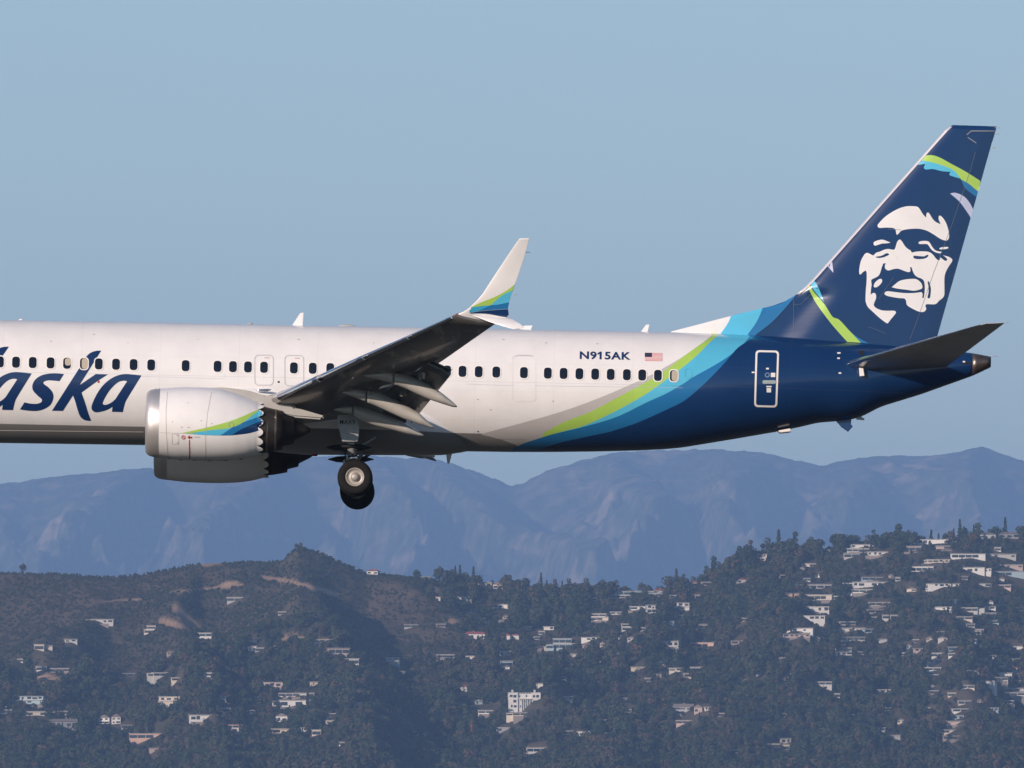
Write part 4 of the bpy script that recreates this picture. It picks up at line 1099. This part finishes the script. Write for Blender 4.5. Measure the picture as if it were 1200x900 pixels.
TL = {'oak': ('oak_tree', 'rounded dark green tree in the nearest rows of the wooded slope', 'round trees nearest on the wooded slope'),
      'tall': ('tall_tree', 'tall narrow dark green tree in the nearest rows of the wooded slope', 'tall trees nearest on the wooded slope'),
      'conifer': ('conifer_tree', 'pointed dark conifer in the nearest rows of the wooded slope', 'conifers nearest on the wooded slope')}
def add_tree(x, y, kind, v, sc, rz, label=None, meshes=None, name=None):
    cm, tm = meshes or KINDS_T[kind][v]
    o = empty(name or TL[kind][0], (x, y, float(hill_z(x, y)) - .3), rz); o.scale = (sc, sc, sc)
    if label: tag(o, label, 'tree')
    else:
        zn = pick(LANDX, max(0, 600 + x / y * F))
        tag(o, {'oak': 'rounded dark green tree low on the wooded slope ', 'tall': 'tall narrow dark tree low on the wooded slope ', 'conifer': 'pointed dark conifer low on the wooded slope '}[kind] + zn, 'tree', {'oak': 'round trees ', 'tall': 'tall trees ', 'conifer': 'conifers '}[kind] + 'low on the slope ' + zn)
    link(bpy.data.objects.new('crown', cm), o); link(bpy.data.objects.new('trunk', tm), o)
    return o

# houses: column, row, width, height in photograph pixels, wall colour, roof kind
W_, C_2, P_, G_, B_2, R_2, S_, Y_ = 'white', 'cream', 'pink', 'grey', 'pale blue', 'red roofed', 'salmon', 'yellow'
HZ = []
def zone(ox, oy, sc, rows_):
    for r_ in rows_: HZ.append((ox + r_[0] / sc, oy + r_[1] / sc, r_[2] / sc, r_[3] / sc, r_[4], r_[5] if len(r_) > 5 else 'flat'))
zone(0, 640, 3.6, [(430, 318, 100, 16, W_), (300, 402, 55, 14, W_), (165, 430, 45, 26, C_2), (207, 432, 30, 18, C_2), (86, 491, 18, 6, W_), (630, 352, 50, 36, C_2), (830, 374, 130, 18, W_), (722, 454, 36, 16, P_, 'gable'),
    (175, 518, 48, 20, W_), (250, 524, 90, 14, P_), (115, 648, 140, 36, B_2), (688, 543, 84, 16, W_), (862, 543, 66, 16, W_), (725, 652, 120, 44, C_2), (155, 708, 95, 18, C_2), (250, 706, 70, 10, W_),
    (270, 748, 120, 30, G_, 'gable'), (440, 733, 45, 36, W_, 'gable'), (490, 733, 40, 40, W_, 'gable'), (860, 726, 120, 28, W_), (938, 692, 72, 18, C_2), (632, 804, 190, 24, S_), (385, 803, 32, 12, P_), (950, 640, 45, 36, R_2, 'hip'),
    (1062, 645, 45, 14, W_), (1055, 703, 40, 14, P_), (1066, 404, 36, 14, W_), (1064, 436, 36, 24, W_), (990, 227, 70, 18, G_), (650, 862, 44, 16, P_), (25, 700, 50, 16, G_), (550, 545, 90, 12, B_2), (535, 765, 50, 10, G_)])
zone(300, 640, 3.6, [(490, 103, 50, 18, R_2, 'hip'), (712, 136, 46, 14, W_), (965, 160, 60, 26, C_2), (1020, 160, 44, 28, C_2, 'gable'), (875, 222, 72, 16, W_), (955, 235, 26, 6, W_), (1030, 255, 75, 18, W_), (655, 341, 62, 12, G_), (110, 289, 36, 6, C_2),
    (350, 443, 95, 26, P_), (405, 487, 60, 26, W_), (570, 484, 80, 32, B_2), (280, 407, 80, 8, C_2), (925, 378, 105, 28, R_2, 'hip'), (1055, 385, 36, 24, R_2, 'hip'), (1000, 407, 55, 12, W_), (800, 468, 80, 12, G_), (920, 478, 98, 36, C_2),
    (1050, 452, 48, 18, W_), (1060, 497, 50, 30, B_2), (15, 437, 40, 16, G_), (82, 431, 20, 8, W_), (620, 538, 20, 8, W_), (200, 562, 24, 8, W_), (250, 558, 26, 10, P_), (82, 585, 100, 22, P_), (170, 628, 165, 14, W_), (150, 662, 165, 30, W_), (430, 671, 36, 8, W_),
    (108, 727, 52, 34, W_, 'gable'), (315, 716, 62, 12, W_), (315, 745, 45, 16, C_2), (112, 787, 90, 42, Y_), (255, 786, 40, 26, C_2), (362, 838, 14, 10, W_), (875, 603, 36, 26, R_2, 'hip'), (940, 652, 32, 36, B_2), (985, 705, 100, 10, W_),
    (1040, 775, 60, 20, G_), (785, 862, 42, 18, W_), (845, 872, 28, 8, C_2), (680, 870, 20, 12, P_), (8, 643, 26, 16, W_)])
zone(600, 640, 3.6, [(50, 712, 100, 8, C_2), (228, 643, 60, 12, W_), (155, 348, 46, 16, W_), (225, 410, 110, 50, B_2), (335, 392, 90, 14, W_), (10, 383, 40, 18, R_2, 'hip'), (105, 393, 24, 8, W_), (140, 488, 36, 8, W_), (348, 226, 30, 12, C_2), (520, 192, 170, 18, B_2),
    (455, 216, 100, 8, W_), (605, 208, 60, 10, W_), (530, 262, 70, 14, W_), (588, 265, 40, 40, W_), (370, 298, 78, 32, C_2), (438, 287, 50, 10, W_), (485, 341, 44, 32, W_), (460, 386, 24, 10, C_2), (552, 352, 22, 12, W_), (675, 216, 36, 12, W_),
    (785, 215, 24, 16, C_2), (715, 255, 70, 36, W_), (695, 300, 60, 12, C_2), (660, 330, 50, 24, B_2), (692, 362, 26, 24, C_2), (810, 340, 50, 18, W_), (665, 412, 80, 26, W_), (790, 418, 130, 24, S_), (498, 545, 44, 34, C_2), (530, 520, 60, 18, Y_), (619, 552, 24, 18, P_),
    (765, 527, 75, 44, W_), (690, 522, 60, 14, C_2), (430, 482, 26, 12, W_), (370, 494, 30, 18, C_2), (272, 522, 32, 8, W_), (720, 690, 90, 38, G_, 'gable'), (785, 692, 36, 34, P_, 'gable'), (880, 714, 34, 14, P_), (730, 745, 80, 12, P_), (625, 150, 60, 12, R_2, 'hip'),
    (768, 152, 40, 16, R_2, 'hip'), (820, 160, 36, 14, P_), (970, 148, 44, 18, R_2, 'hip'), (1048, 47, 52, 32, C_2), (235, 788, 46, 16, W_), (310, 795, 70, 24, W_), (405, 797, 44, 10, W_), (105, 862, 90, 22, W_), (380, 742, 36, 24, B_2), (980, 312, 30, 12, C_2), (625, 850, 36, 26, G_, 'gable'),
    (945, 868, 44, 14, P_), (470, 652, 34, 6, C_2), (560, 742, 26, 8, W_), (280, 704, 22, 8, G_)])
zone(900, 600, 3.103, [(335, 124, 75, 12, W_), (328, 140, 85, 12, W_), (305, 158, 60, 18, W_), (400, 154, 80, 14, W_), (215, 114, 50, 10, G_), (600, 100, 120, 18, W_), (525, 134, 70, 20, P_), (640, 130, 60, 12, P_), (685, 103, 30, 10, C_2), (800, 66, 60, 18, G_, 'hip'), (880, 68, 70, 20, G_, 'hip'),
    (730, 160, 130, 18, W_), (850, 160, 110, 14, W_), (560, 208, 90, 20, W_), (620, 180, 90, 12, C_2), (745, 210, 90, 20, W_), (875, 224, 120, 18, B_2), (885, 200, 90, 12, P_), (640, 267, 120, 12, W_), (790, 268, 50, 8, W_), (860, 273, 50, 12, P_), (165, 272, 140, 16, W_),
    (85, 306, 60, 22, S_), (180, 312, 110, 20, C_2), (180, 355, 90, 22, W_), (150, 385, 120, 18, W_), (125, 430, 80, 14, W_), (105, 452, 100, 12, P_), (380, 244, 80, 10, B_2), (375, 264, 140, 20, W_), (345, 288, 80, 12, W_), (405, 335, 80, 12, C_2), (390, 362, 60, 14, P_), (445, 382, 60, 16, W_),
    (290, 408, 60, 8, C_2), (300, 430, 110, 14, W_), (375, 432, 50, 14, B_2), (310, 462, 90, 12, W_), (275, 502, 60, 10, W_), (630, 355, 80, 8, W_), (720, 355, 90, 14, W_), (715, 388, 60, 12, C_2), (808, 352, 42, 14, W_), (808, 376, 42, 16, P_), (905, 495, 50, 14, W_), (758, 440, 36, 14, W_), (755, 490, 40, 24, G_),
    (672, 498, 34, 14, B_2), (670, 522, 30, 12, W_), (612, 545, 70, 10, B_2), (600, 572, 60, 12, W_), (604, 600, 36, 8, W_), (880, 540, 70, 12, W_), (830, 556, 60, 12, C_2), (795, 548, 40, 12, P_), (845, 592, 90, 12, W_), (835, 608, 80, 10, C_2), (795, 622, 60, 12, W_), (895, 648, 90, 12, W_), (880, 664, 110, 10, C_2),
    (850, 694, 90, 10, W_), (715, 692, 50, 16, W_), (700, 724, 60, 12, W_), (690, 748, 46, 14, B_2), (685, 768, 80, 12, P_), (660, 800, 60, 12, C_2), (675, 824, 80, 8, P_), (835, 774, 80, 12, W_), (400, 795, 54, 8, W_), (290, 818, 60, 8, W_), (460, 818, 50, 12, G_), (65, 834, 40, 22, C_2), (65, 856, 26, 20, Y_), (22, 850, 44, 12, P_),
    (160, 866, 16, 14, P_), (185, 627, 100, 7, W_), (300, 745, 24, 8, G_), (340, 515, 18, 10, P_), (55, 238, 24, 8, P_), (178, 236, 22, 8, W_), (770, 436, 30, 8, P_), (920, 355, 26, 10, W_), (908, 620, 40, 10, C_2), (415, 656, 70, 6, G_)])
HZ.append((614.5, 822.5, 37, 16.5, W_, 'mansion'))
taken = [(q[0], q[1], q[2]) for q in HZ]
def more(n, ulo, uhi, vlo, vhi, seed, ws=(5, 7, 9, 12, 16, 20)):
    r = random.Random(seed); k = 0
    for _ in range(n * 12):
        if k >= n: break
        u_, v_ = r.uniform(ulo, uhi), r.uniform(vlo, vhi); w_ = r.choice(ws) * r.uniform(.8, 1.2)
        if v_ < np.interp(u_, HX, HY) + 9 or any(abs(u_ - a) < (w_ + c) / 2 + 2 and abs(v_ - b) < 5 for a, b, c in taken): continue
        taken.append((u_, v_, w_)); k += 1
        HZ.append((u_, v_, w_, r.uniform(2.2, 5.2), r.choice((W_, W_, W_, C_2, C_2, P_, G_, B_2, R_2)), r.choice(('flat', 'flat', 'flat', 'flat', 'gable'))))
more(26, 930, 1196, 642, 770, 1); more(20, 900, 1196, 650, 850, 8, (4, 5, 6, 8, 10)); more(14, 420, 880, 700, 870, 9, (4, 5, 6, 8, 10)); more(14, 1080, 1196, 760, 840, 2); more(10, 690, 900, 690, 800, 3); more(7, 560, 700, 700, 790, 4); more(7, 20, 420, 770, 880, 5)
COLS = {'white': (.80, .76, .70), 'cream': (.72, .62, .50), 'pink': (.58, .44, .38), 'grey': (.42, .41, .41), 'pale blue': (.40, .50, .54), 'red roofed': (.74, .70, .64), 'salmon': (.66, .42, .32), 'yellow': (.74, .60, .40)}
def wall_mat(name, col):
    g = NT(name); g.b.inputs['Roughness'].default_value = .75
    a = g.ramp(g.n('ShaderNodeObjectInfo').outputs['Random'], [(0, tuple(c * .55 for c in col)), (.45, tuple(c * .8 for c in col)), (1, col)])
    nz = g.noise(.3, 4, .6, g.obj())
    g.set(g.b.inputs['Base Color'], g.mix(g.ramp(nz, [(.3, (.25, .25, .25)), (.6, (0, 0, 0))]), a, tuple(c * .6 for c in col)))
    return g.m
HM = {k: wall_mat('wall_' + k.replace(' ', '_'), v) for k, v in COLS.items()}
m_flat = wall_mat('flat_roof', (.64, .60, .55))
m_tile = simple('red_tile_roof', (.34, .085, .06), .7, var=.2, vscale=1.2)
m_shingle = simple('brown_shingle_roof', (.20, .16, .14), .8, var=.2, vscale=1.0)
m_pane = simple('house_window_glass', (.02, .026, .034), .12, coat=.4)
m_terr = simple('garden_wall', (.24, .20, .17), .8, var=.15, vscale=.6)

def box_mesh(bm, x0, x1, y0, y1, z0, z1):
    v = [bm.verts.new(p) for p in ((x0, y0, z0), (x1, y0, z0), (x1, y1, z0), (x0, y1, z0), (x0, y0, z1), (x1, y0, z1), (x1, y1, z1), (x0, y1, z1))]
    for f in ((3, 2, 1, 0), (4, 5, 6, 7), (0, 1, 5, 4), (1, 2, 6, 5), (2, 3, 7, 6), (3, 0, 4, 7)): bm.faces.new([v[i] for i in f])
def bm_obj(name, bm, mat, parent):
    me = bpy.data.meshes.new(name); bm.to_mesh(me); bm.free(); me.materials.append(mat)
    return link(bpy.data.objects.new(name, me), parent)
_pb = bmesh.new(); box_mesh(_pb, -1.25, 1.25, -.06, .12, 0, 1.7); pane_me = bpy.data.meshes.new('window'); _pb.to_mesh(pane_me); _pb.free(); pane_me.materials.append(m_pane)

HPOS = []
def house(px, py, w, h, colr, roof):
    x, y = on_hill(px, py + h / 2)
    m = y / F; W = max(w * m * .95, 4.5); H = max(h * m * (.82 if roof == 'flat' else 1), 2.3); r = random.Random(int(px * 7 + py * 13))
    dep = r.uniform(8, 11); rz = r.uniform(-.30, .22)
    zb_ = min(float(hill_z(x, y)), float(hill_z(x - W / 2, y)), float(hill_z(x + W / 2, y)))
    zc = float(hill_z(x, y))
    root = empty('house' if roof != 'mansion' else 'mansion', (x, y, zc), rz)
    base = zb_ - zc - .6; top = H + .6
    body, roofb, wins = bmesh.new(), bmesh.new(), []
    nst = max(1, round((H + .3) / 3.7)); fh = top / nst
    roof_m = m_tile if colr == 'red roofed' else (m_shingle if roof in ('gable', 'hip') else m_flat)
    band = roof == 'flat' and r.random() < .65
    def row(x0, x1, yf, z, fh_, n=None):
        if band:
            n = max(1, min(5, int((x1 - x0) / 5.0)))
            for k in range(n):
                if r.random() < .12: continue
                wins.append((x0 + (k + .5) * (x1 - x0) / n, yf, z + fh_ * .12, (x1 - x0) / n / 2.5 * .93, fh_ * .33))
            return
        n = n or max(2, int((x1 - x0) / 4.5)); n = min(n, 6)
        for k in range(n):
            if r.random() < .22: continue
            wins.append((x0 + (k + .5 + r.uniform(-.1, .1)) * (x1 - x0) / n, yf, z + fh_ * r.uniform(.16, .3), (x1 - x0) / n / 2.5 * r.uniform(.35, .92), fh_ * r.uniform(.22, .34)))
    if roof == 'mansion':
        box_mesh(body, -W / 2, W / 2, 0, 12, base, top)
        box_mesh(body, -W / 2 - 1, -W / 2 + 7, -1.5, 0, base, top + .6); box_mesh(body, W / 2 - 7, W / 2 + 1, -1.5, 0, base, top + .6)
        box_mesh(roofb, -W / 2 - .6, W / 2 + .6, -.6, 12.5, top + .6, top + 1.0)
        for k in range(3): row(-W / 2 + 8, W / 2 - 8, -.1, k * top / 3, top / 3, 5)
        for k in range(3): row(-W / 2, -W / 2 + 6, -1.6, k * top / 3, top / 3, 2); row(W / 2 - 6, W / 2, -1.6, k * top / 3, top / 3, 2)
        for cx in (-W / 2 + 3, W / 2 - 3.5): c_ = bmesh.new(); box_mesh(c_, cx - .8, cx + .8, 4, 5.6, top, top + 3.2); bm_obj('chimney', c_, HM['white'], root)
        c_ = bmesh.new()
        for k in range(6): q = -W / 2 + 8.5 + k * (W - 17) / 5; box_mesh(c_, q - .3, q + .3, -3.2, -2.6, base, top * .62)
        box_mesh(c_, -W / 2 + 7.5, W / 2 - 7.5, -3.4, -.003, top * .62, top * .66); bm_obj('colonnade', c_, HM['white'], root)
    elif roof in ('gable', 'hip'):
        top *= .66; nst = max(1, round(top / 3.4)); fh = top / nst
        box_mesh(body, -W / 2, W / 2, 0, dep, base, top)
        for k in range(nst): row(-W / 2, W / 2, 0, k * fh, fh)
        e = .6; rh = max(1.6, H * .38); cross = roof == 'gable' and W < 16
        if cross:
            pts = [(-W / 2 - e, -e, top), (W / 2 + e, -e, top), (W / 2 + e, dep + e, top), (-W / 2 - e, dep + e, top), (0, -e, top + rh), (0, dep + e, top + rh)]
            fs = [(0, 1, 4), (1, 2, 5, 4), (2, 3, 5), (3, 0, 4, 5), (3, 2, 1, 0)]
        else:
            q = W / 2 + e - (dep * .4 if roof == 'hip' else 0)
            pts = [(-W / 2 - e, -e, top), (W / 2 + e, -e, top), (W / 2 + e, dep + e, top), (-W / 2 - e, dep + e, top), (-q, dep / 2, top + rh), (q, dep / 2, top + rh)]
            fs = [(0, 1, 5, 4), (1, 2, 5), (2, 3, 4, 5), (3, 0, 4), (3, 2, 1, 0)]
        vs = [roofb.verts.new(p) for p in pts]
        for f in fs: roofb.faces.new([vs[i] for i in f])
        if W > 10:
            c_ = bmesh.new(); cx = r.uniform(-.3, .3) * W; box_mesh(c_, cx - .5, cx + .5, dep * .45, dep * .45 + 1, top, top + rh + 1.0); bm_obj('chimney', c_, m_terr, root)
    else:
        # flat roofed levels stepping back up the slope
        xs0, xs1 = -W / 2, W / 2; yo = 0.0
        for k in range(nst):
            box_mesh(body, xs0, xs1, yo, yo + dep, base if k == 0 else k * fh + .003, (k + 1) * fh - .35)
            box_mesh(roofb, xs0 - .7, xs1 + .7, yo - .9, yo + dep + .5, (k + 1) * fh - .35, (k + 1) * fh)
            row(xs0, xs1, yo, k * fh, fh)
            if k and r.random() < .7: box_mesh(roofb, xs0 + .2, xs1 - .2, yo - 2.4, yo - .91, k * fh - .25, k * fh + .55)
            if k + 1 < nst:
                cut = r.uniform(.08, .3) * (xs1 - xs0)
                if r.random() < .5: xs0 += cut
                else: xs1 -= cut
                yo += r.uniform(1.5, 3.0)
        if W > 16 and r.random() < .6:      # a lower wing set to one side
            s_ = r.choice((-1, 1)); q = W * .28
            x0_, x1_ = (W / 2 + .003, W / 2 + q) if s_ > 0 else (-W / 2 - q, -W / 2 - .003)
            box_mesh(body, x0_, x1_, 2, 2 + dep * .8, base, fh * .74); box_mesh(roofb, x0_ - .3 + (.8 if s_ > 0 else 0), x1_ + .3 - (.8 if s_ < 0 else 0), 1.6, 2.5 + dep * .8, fh * .74, fh * .74 + .3)
            row(x0_, x1_, 2, 0, fh * .8)
    bm_obj('wall', body, HM[colr], root); bm_obj('roof', roofb, roof_m, root)
    for (wx, wy, wz, sx, sz) in wins:
        o = link(bpy.data.objects.new('window', pane_me), root); o.location = (wx, wy - .003, wz); o.scale = (sx, 1, max(.6, sz / 1.0))
    if W > 14 and roof != 'mansion' and r.random() < .4:
        t_ = bmesh.new(); a_, b_ = -W * r.uniform(.3, .6), W * r.uniform(.3, .6); box_mesh(t_, a_, b_, -6.4, -6.0, base - 1.5, -.6 + r.uniform(-.3, .3)); bm_obj('retaining_wall', t_, m_terr, root)
    HPOS.append((x, y, W, px, py, colr, roof, nst, w, root))
for hrow in HZ: house(*hrow)

# a label that singles each house out: colour, form and what it lies below or beside
LANDX = [(0, 'under the dark blue lettering'), (170, 'below the front of the engine'), (235, 'below the back of the engine'), (320, 'left of the landing gear'), (395, 'straight below the wheels'), (455, 'right of the wheels'), (525, 'below the winglet'), (590, 'below the sealed cabin door'),
         (655, 'below the registration letters'), (740, 'below the green stripe'), (830, 'below the service door'), (915, 'below the tailplane root'), (985, 'below the fin emblem'), (1045, 'below the middle of the tailplane'), (1105, 'below the tail cone'), (1160, 'at the right edge')]
LANDY = [(0, 'on the skyline'), (668, 'high on the slope'), (700, 'above mid slope'), (735, 'at mid slope'), (770, 'below mid slope'), (805, 'low on the slope'), (845, 'at the bottom')]
def pick(tab, v): return [t for a, t in tab if v >= a][-1]
groups_ = {}
for hp in HPOS:
    x, y, W, px, py, colr, roof, nst, w, root = hp
    form = {'mansion': 'mansion with columns', 'gable': 'gabled', 'hip': 'hip roofed'}.get(roof, '')
    size = 'tiny' if w < 8 else ('small' if w < 15 else ('' if w < 25 else 'long'))
    st = {1: 'low', 2: 'two level'}.get(nst, 'tall stepped')
    if roof == 'mansion': base_l = 'large white mansion with columns and chimneys'
    elif roof == 'flat': base_l = ' '.join(q for q in (size, st, colr, 'house') if q)
    else: base_l = ' '.join(q for q in (size, colr, form, 'house') if q)
    key = f"{base_l}|{pick(LANDY, py)} {pick(LANDX, max(px, 0))}"
    groups_.setdefault(key, []).append(hp)
for key, lst in groups_.items():
    a, b = key.split('|')
    lst.sort(key=lambda q: q[3])
    if len(lst) == 1: labs = [f'{a} {b}']
    elif len(lst) == 2:
        if abs(lst[0][3] - lst[1][3]) > 5: labs = [f'left {a} {b}', f'right {a} {b}']
        else: lst.sort(key=lambda q: q[4]); labs = [f'upper {a} {b}', f'lower {a} {b}']
    else:
        nm = ['leftmost', 'second', 'third', 'fourth', 'fifth', 'sixth', 'seventh', 'eighth', 'ninth']; labs = [f'{nm[k]} {a} {b}' for k in range(len(lst))]; labs[-1] = f'rightmost {a} {b}'
    labs = [' '.join(q.replace('above mid slope', 'above mid slope').split()) for q in labs]
    for hp, lb in zip(lst, labs): tag(hp[9], lb, 'house' if hp[6] != 'mansion' else 'mansion', 'houses on the wooded hills')

# single trees that stand out against the sky or the slope
SING = [(1125, 619, 'conifer', 1.35, 'dark pointed conifer tallest on the right skyline'), (1108, 629, 'oak', 1.0, 'round tree left of the tall skyline conifer'), (1118, 627, 'conifer', .85, 'short conifer touching the tall skyline conifer'),
        (907, 654, 'oak', 1.5, 'large dark round tree beside the cream skyline house'), (917, 651, 'oak', 1.35, 'second large round tree right of the cream skyline house'), (927, 652, 'tall', 1.1, 'tall tree ending the dark skyline clump beside the cream house'),
        (846, 667, 'oak', 1.05, 'lone round tree on the bare skyline shoulder left of the cream house'), (634, 694, 'conifer', 1.2, 'pointed conifer on the skyline under the rear fuselage'), (645, 697, 'oak', 1.1, 'round tree right of the pointed skyline conifer'),
        (628, 697, 'oak', .9, 'round tree left of the pointed skyline conifer'), (706, 697, 'oak', 1.5, 'broad round tree on the skyline dip under the registration'), (716, 698, 'oak', 1.25, 'second broad tree on the skyline dip under the registration'), (592, 688, 'tall', 1.0, 'tall tree behind the cream skyline houses under the winglet'),
        (544, 684, 'tall', .9, 'small tall tree on the skyline left of the winglet houses'), (347, 641, 'oak', .6, 'bushy tree crowning the pointed peak'), (352, 642, 'oak', .55, 'second bushy tree crowning the pointed peak'), (27, 669, 'oak', 1.0, 'small round tree on the far left skyline'),
        (752, 696, 'oak', 1.2, 'round tree on the skyline left of the red roofed house'), (672, 697, 'oak', 1.1, 'round tree on the skyline between the conifer and the dip'), (985, 640, 'oak', 1.2, 'round tree on the right skyline above the white terraces'), (1046, 634, 'oak', 1.1, 'round tree on the right skyline left of the bright white roof')]
for px, py, kind, sc, lb in SING:
    x, y = on_hill(px, py)
    add_tree(x, y, kind, 0, sc, rnd.uniform(0, 6), lb)
x, y = on_hill(552.8, 882)
add_tree(x, y, None, 0, 1.2, 0, 'tall thin rust orange tree near the bottom centre of the slope', spire, 'rust_tree')

# the rest of the wood: scattered by density, kept off the houses and their view of the valley
rg = np.random.default_rng(5)
def scatter(n, lo, hi, keep):
    D = rg.uniform(lo, hi, n); u = rg.uniform(-70, 1270, n); X = (u - 600) / F * D
    k = keep(u, D, X, rg.uniform(0, 1, n)); return X[k], D[k], u[k]
def woodness(u, D, X):
    s = (D / KH - D0) / (DR - D0)
    w = .95 - 1.5 * sm((s - .52) / .3) * sm((620 - u) / 200.0) + .35 * fbm(X / 140.0, D / 170.0, 3, 40)
    return w
HA = np.array([(h_[0], h_[1], h_[2]) for h_ in HPOS])
def clear(X, D, back=13.0, front=14.0, side=.6):
    ok = np.ones(len(X), bool)
    for hx, hy, hw in HA:
        ok &= ~((np.abs(X - hx * D / hy) < hw * .5 + side) & (D > hy - front) & (D < hy + back))
    return ok
def bare_at(u, X, D): return seg_mask(u, HORIZON - (hill_z(X, D) - 30) / D * F, HBARE)
NT_ = 46000
X, D, u = scatter(NT_, KH * 13640, KH * 15480, lambda u, D, X, q: q < np.clip(woodness(u, D, X), .0, 1))
k = clear(X, D) & (bare_at(u, X, D) < .2)
X, D, u = X[k], D[k], u[k]
# keep crowns from piling up: one tree to a 6 m cell
cell = (np.floor(X / 8.0).astype(np.int64) * 100003 + np.floor(D / 8.0).astype(np.int64)); _, idx = np.unique(cell, return_index=True)
X, D, u = X[idx], D[idx], u[idx]
Z = hill_z(X, D) - .3
row = HORIZON - (Z + 8 - 30) / D * F
kd = rg.choice(8, len(X), p=[.225, .225, .225, .225, .04, .03, .02, .01]); sc = rg.uniform(.85, 1.35, len(X)) * np.clip(1.15 + .5 * fbm(X / 120.0, D / 120.0, 2, 60), .8, 1.75); rz = rg.uniform(0, 6.28, len(X))
for hx, hy, hw in HA:
    m_ = (np.abs(X - hx * D / hy) < hw * .5 + 3) & (D > hy - 90) & (D < hy - 14)
    sc[m_] = np.minimum(sc[m_], .42 + .0075 * (hy - D[m_]))
# the nearest 270 inside the frame stand as trees of their own
inside = np.nonzero((u > 2) & (u < 1198) & (row < 897))[0]
near_ = inside[np.argsort(D[inside])[:270]]
rest = np.ones(len(X), bool); rest[near_] = False
KK = [('oak', 0), ('oak', 1), ('oak', 2), ('oak', 3), ('tall', 0), ('tall', 1), ('conifer', 0), ('conifer', 1)]
protos = {}
for i in near_:
    kind, v = KK[kd[i]]
    o = add_tree(float(X[i]), float(D[i]), kind, v, float(sc[i]), float(rz[i]))
    protos.setdefault(int(kd[i]), o.children[0])
# scrub on the open upper slopes
Xs, Ds, us = scatter(88000, KH * 13900, KH * 15480, lambda u, D, X, q: q < np.clip(1.15 - woodness(u, D, X), .0, 1))
k = clear(Xs, Ds, 12, 14, 0) & (bare_at(us, Xs, Ds) < .35); Xs, Ds = Xs[k], Ds[k]
Zs = hill_z(Xs, Ds) - 1.0

def scatter_obj(name, X, D, Z, kd, sc, rz, objs):
    me = bpy.data.meshes.new(name); n = len(X)
    me.vertices.add(n); me.vertices.foreach_set('co', np.stack([X, D, Z], -1).astype(np.float32).ravel())
    for nm, ty, arr in (('pick', 'INT', kd.astype(np.int32)), ('size', 'FLOAT', sc.astype(np.float32)), ('turn', 'FLOAT', rz.astype(np.float32))):
        a = me.attributes.new(nm, ty, 'POINT'); a.data.foreach_set('value', arr)
    o = link(bpy.data.objects.new(name, me)); tag(o, kind='stuff')
    ng = bpy.data.node_groups.new(name, 'GeometryNodeTree')
    ng.interface.new_socket('Geometry', in_out='INPUT', socket_type='NodeSocketGeometry'); ng.interface.new_socket('Geometry', in_out='OUTPUT', socket_type='NodeSocketGeometry')
    N, Lk = ng.nodes, ng.links
    gi, go = N.new('NodeGroupInput'), N.new('NodeGroupOutput')
    m2p = N.new('GeometryNodeMeshToPoints'); Lk.new(gi.outputs[0], m2p.inputs[0])
    g2i = N.new('GeometryNodeGeometryToInstance')
    for ob in reversed(objs):
        oi = N.new('GeometryNodeObjectInfo'); oi.inputs['Object'].default_value = ob; oi.inputs['As Instance'].default_value = True; oi.transform_space = 'ORIGINAL'
        Lk.new(oi.outputs['Geometry'], g2i.inputs[0])
    iop = N.new('GeometryNodeInstanceOnPoints'); Lk.new(m2p.outputs[0], iop.inputs['Points']); Lk.new(g2i.outputs[0], iop.inputs['Instance'])
    iop.inputs['Pick Instance'].default_value = True
    def att(nm, ty):
        a = N.new('GeometryNodeInputNamedAttribute'); a.data_type = ty; a.inputs['Name'].default_value = nm; return a.outputs['Attribute']
    Lk.new(att('pick', 'INT'), iop.inputs['Instance Index'])
    cmb = N.new('ShaderNodeCombineXYZ'); Lk.new(att('turn', 'FLOAT'), cmb.inputs[2])
    Lk.new(cmb.outputs[0], iop.inputs['Rotation']); Lk.new(att('size', 'FLOAT'), iop.inputs['Scale'])
    Lk.new(iop.outputs[0], go.inputs[0])
    md = o.modifiers.new('scatter', 'NODES'); md.node_group = ng
    return o
objs = [protos[k_] for k_ in sorted(protos)]
remap = {k_: i for i, k_ in enumerate(sorted(protos))}
kr = np.array([remap.get(int(q), 0) for q in kd[rest]])
wood = scatter_obj('woodland', X[rest], D[rest], Z[rest], kr, sc[rest], rz[rest], objs)
scrub = scatter_obj('scrub', Xs, Ds, Zs, rg.integers(0, min(4, len(objs)), len(Xs)), rg.uniform(.12, .40, len(Xs)) ** 1.0, rg.uniform(0, 6.28, len(Xs)), objs)
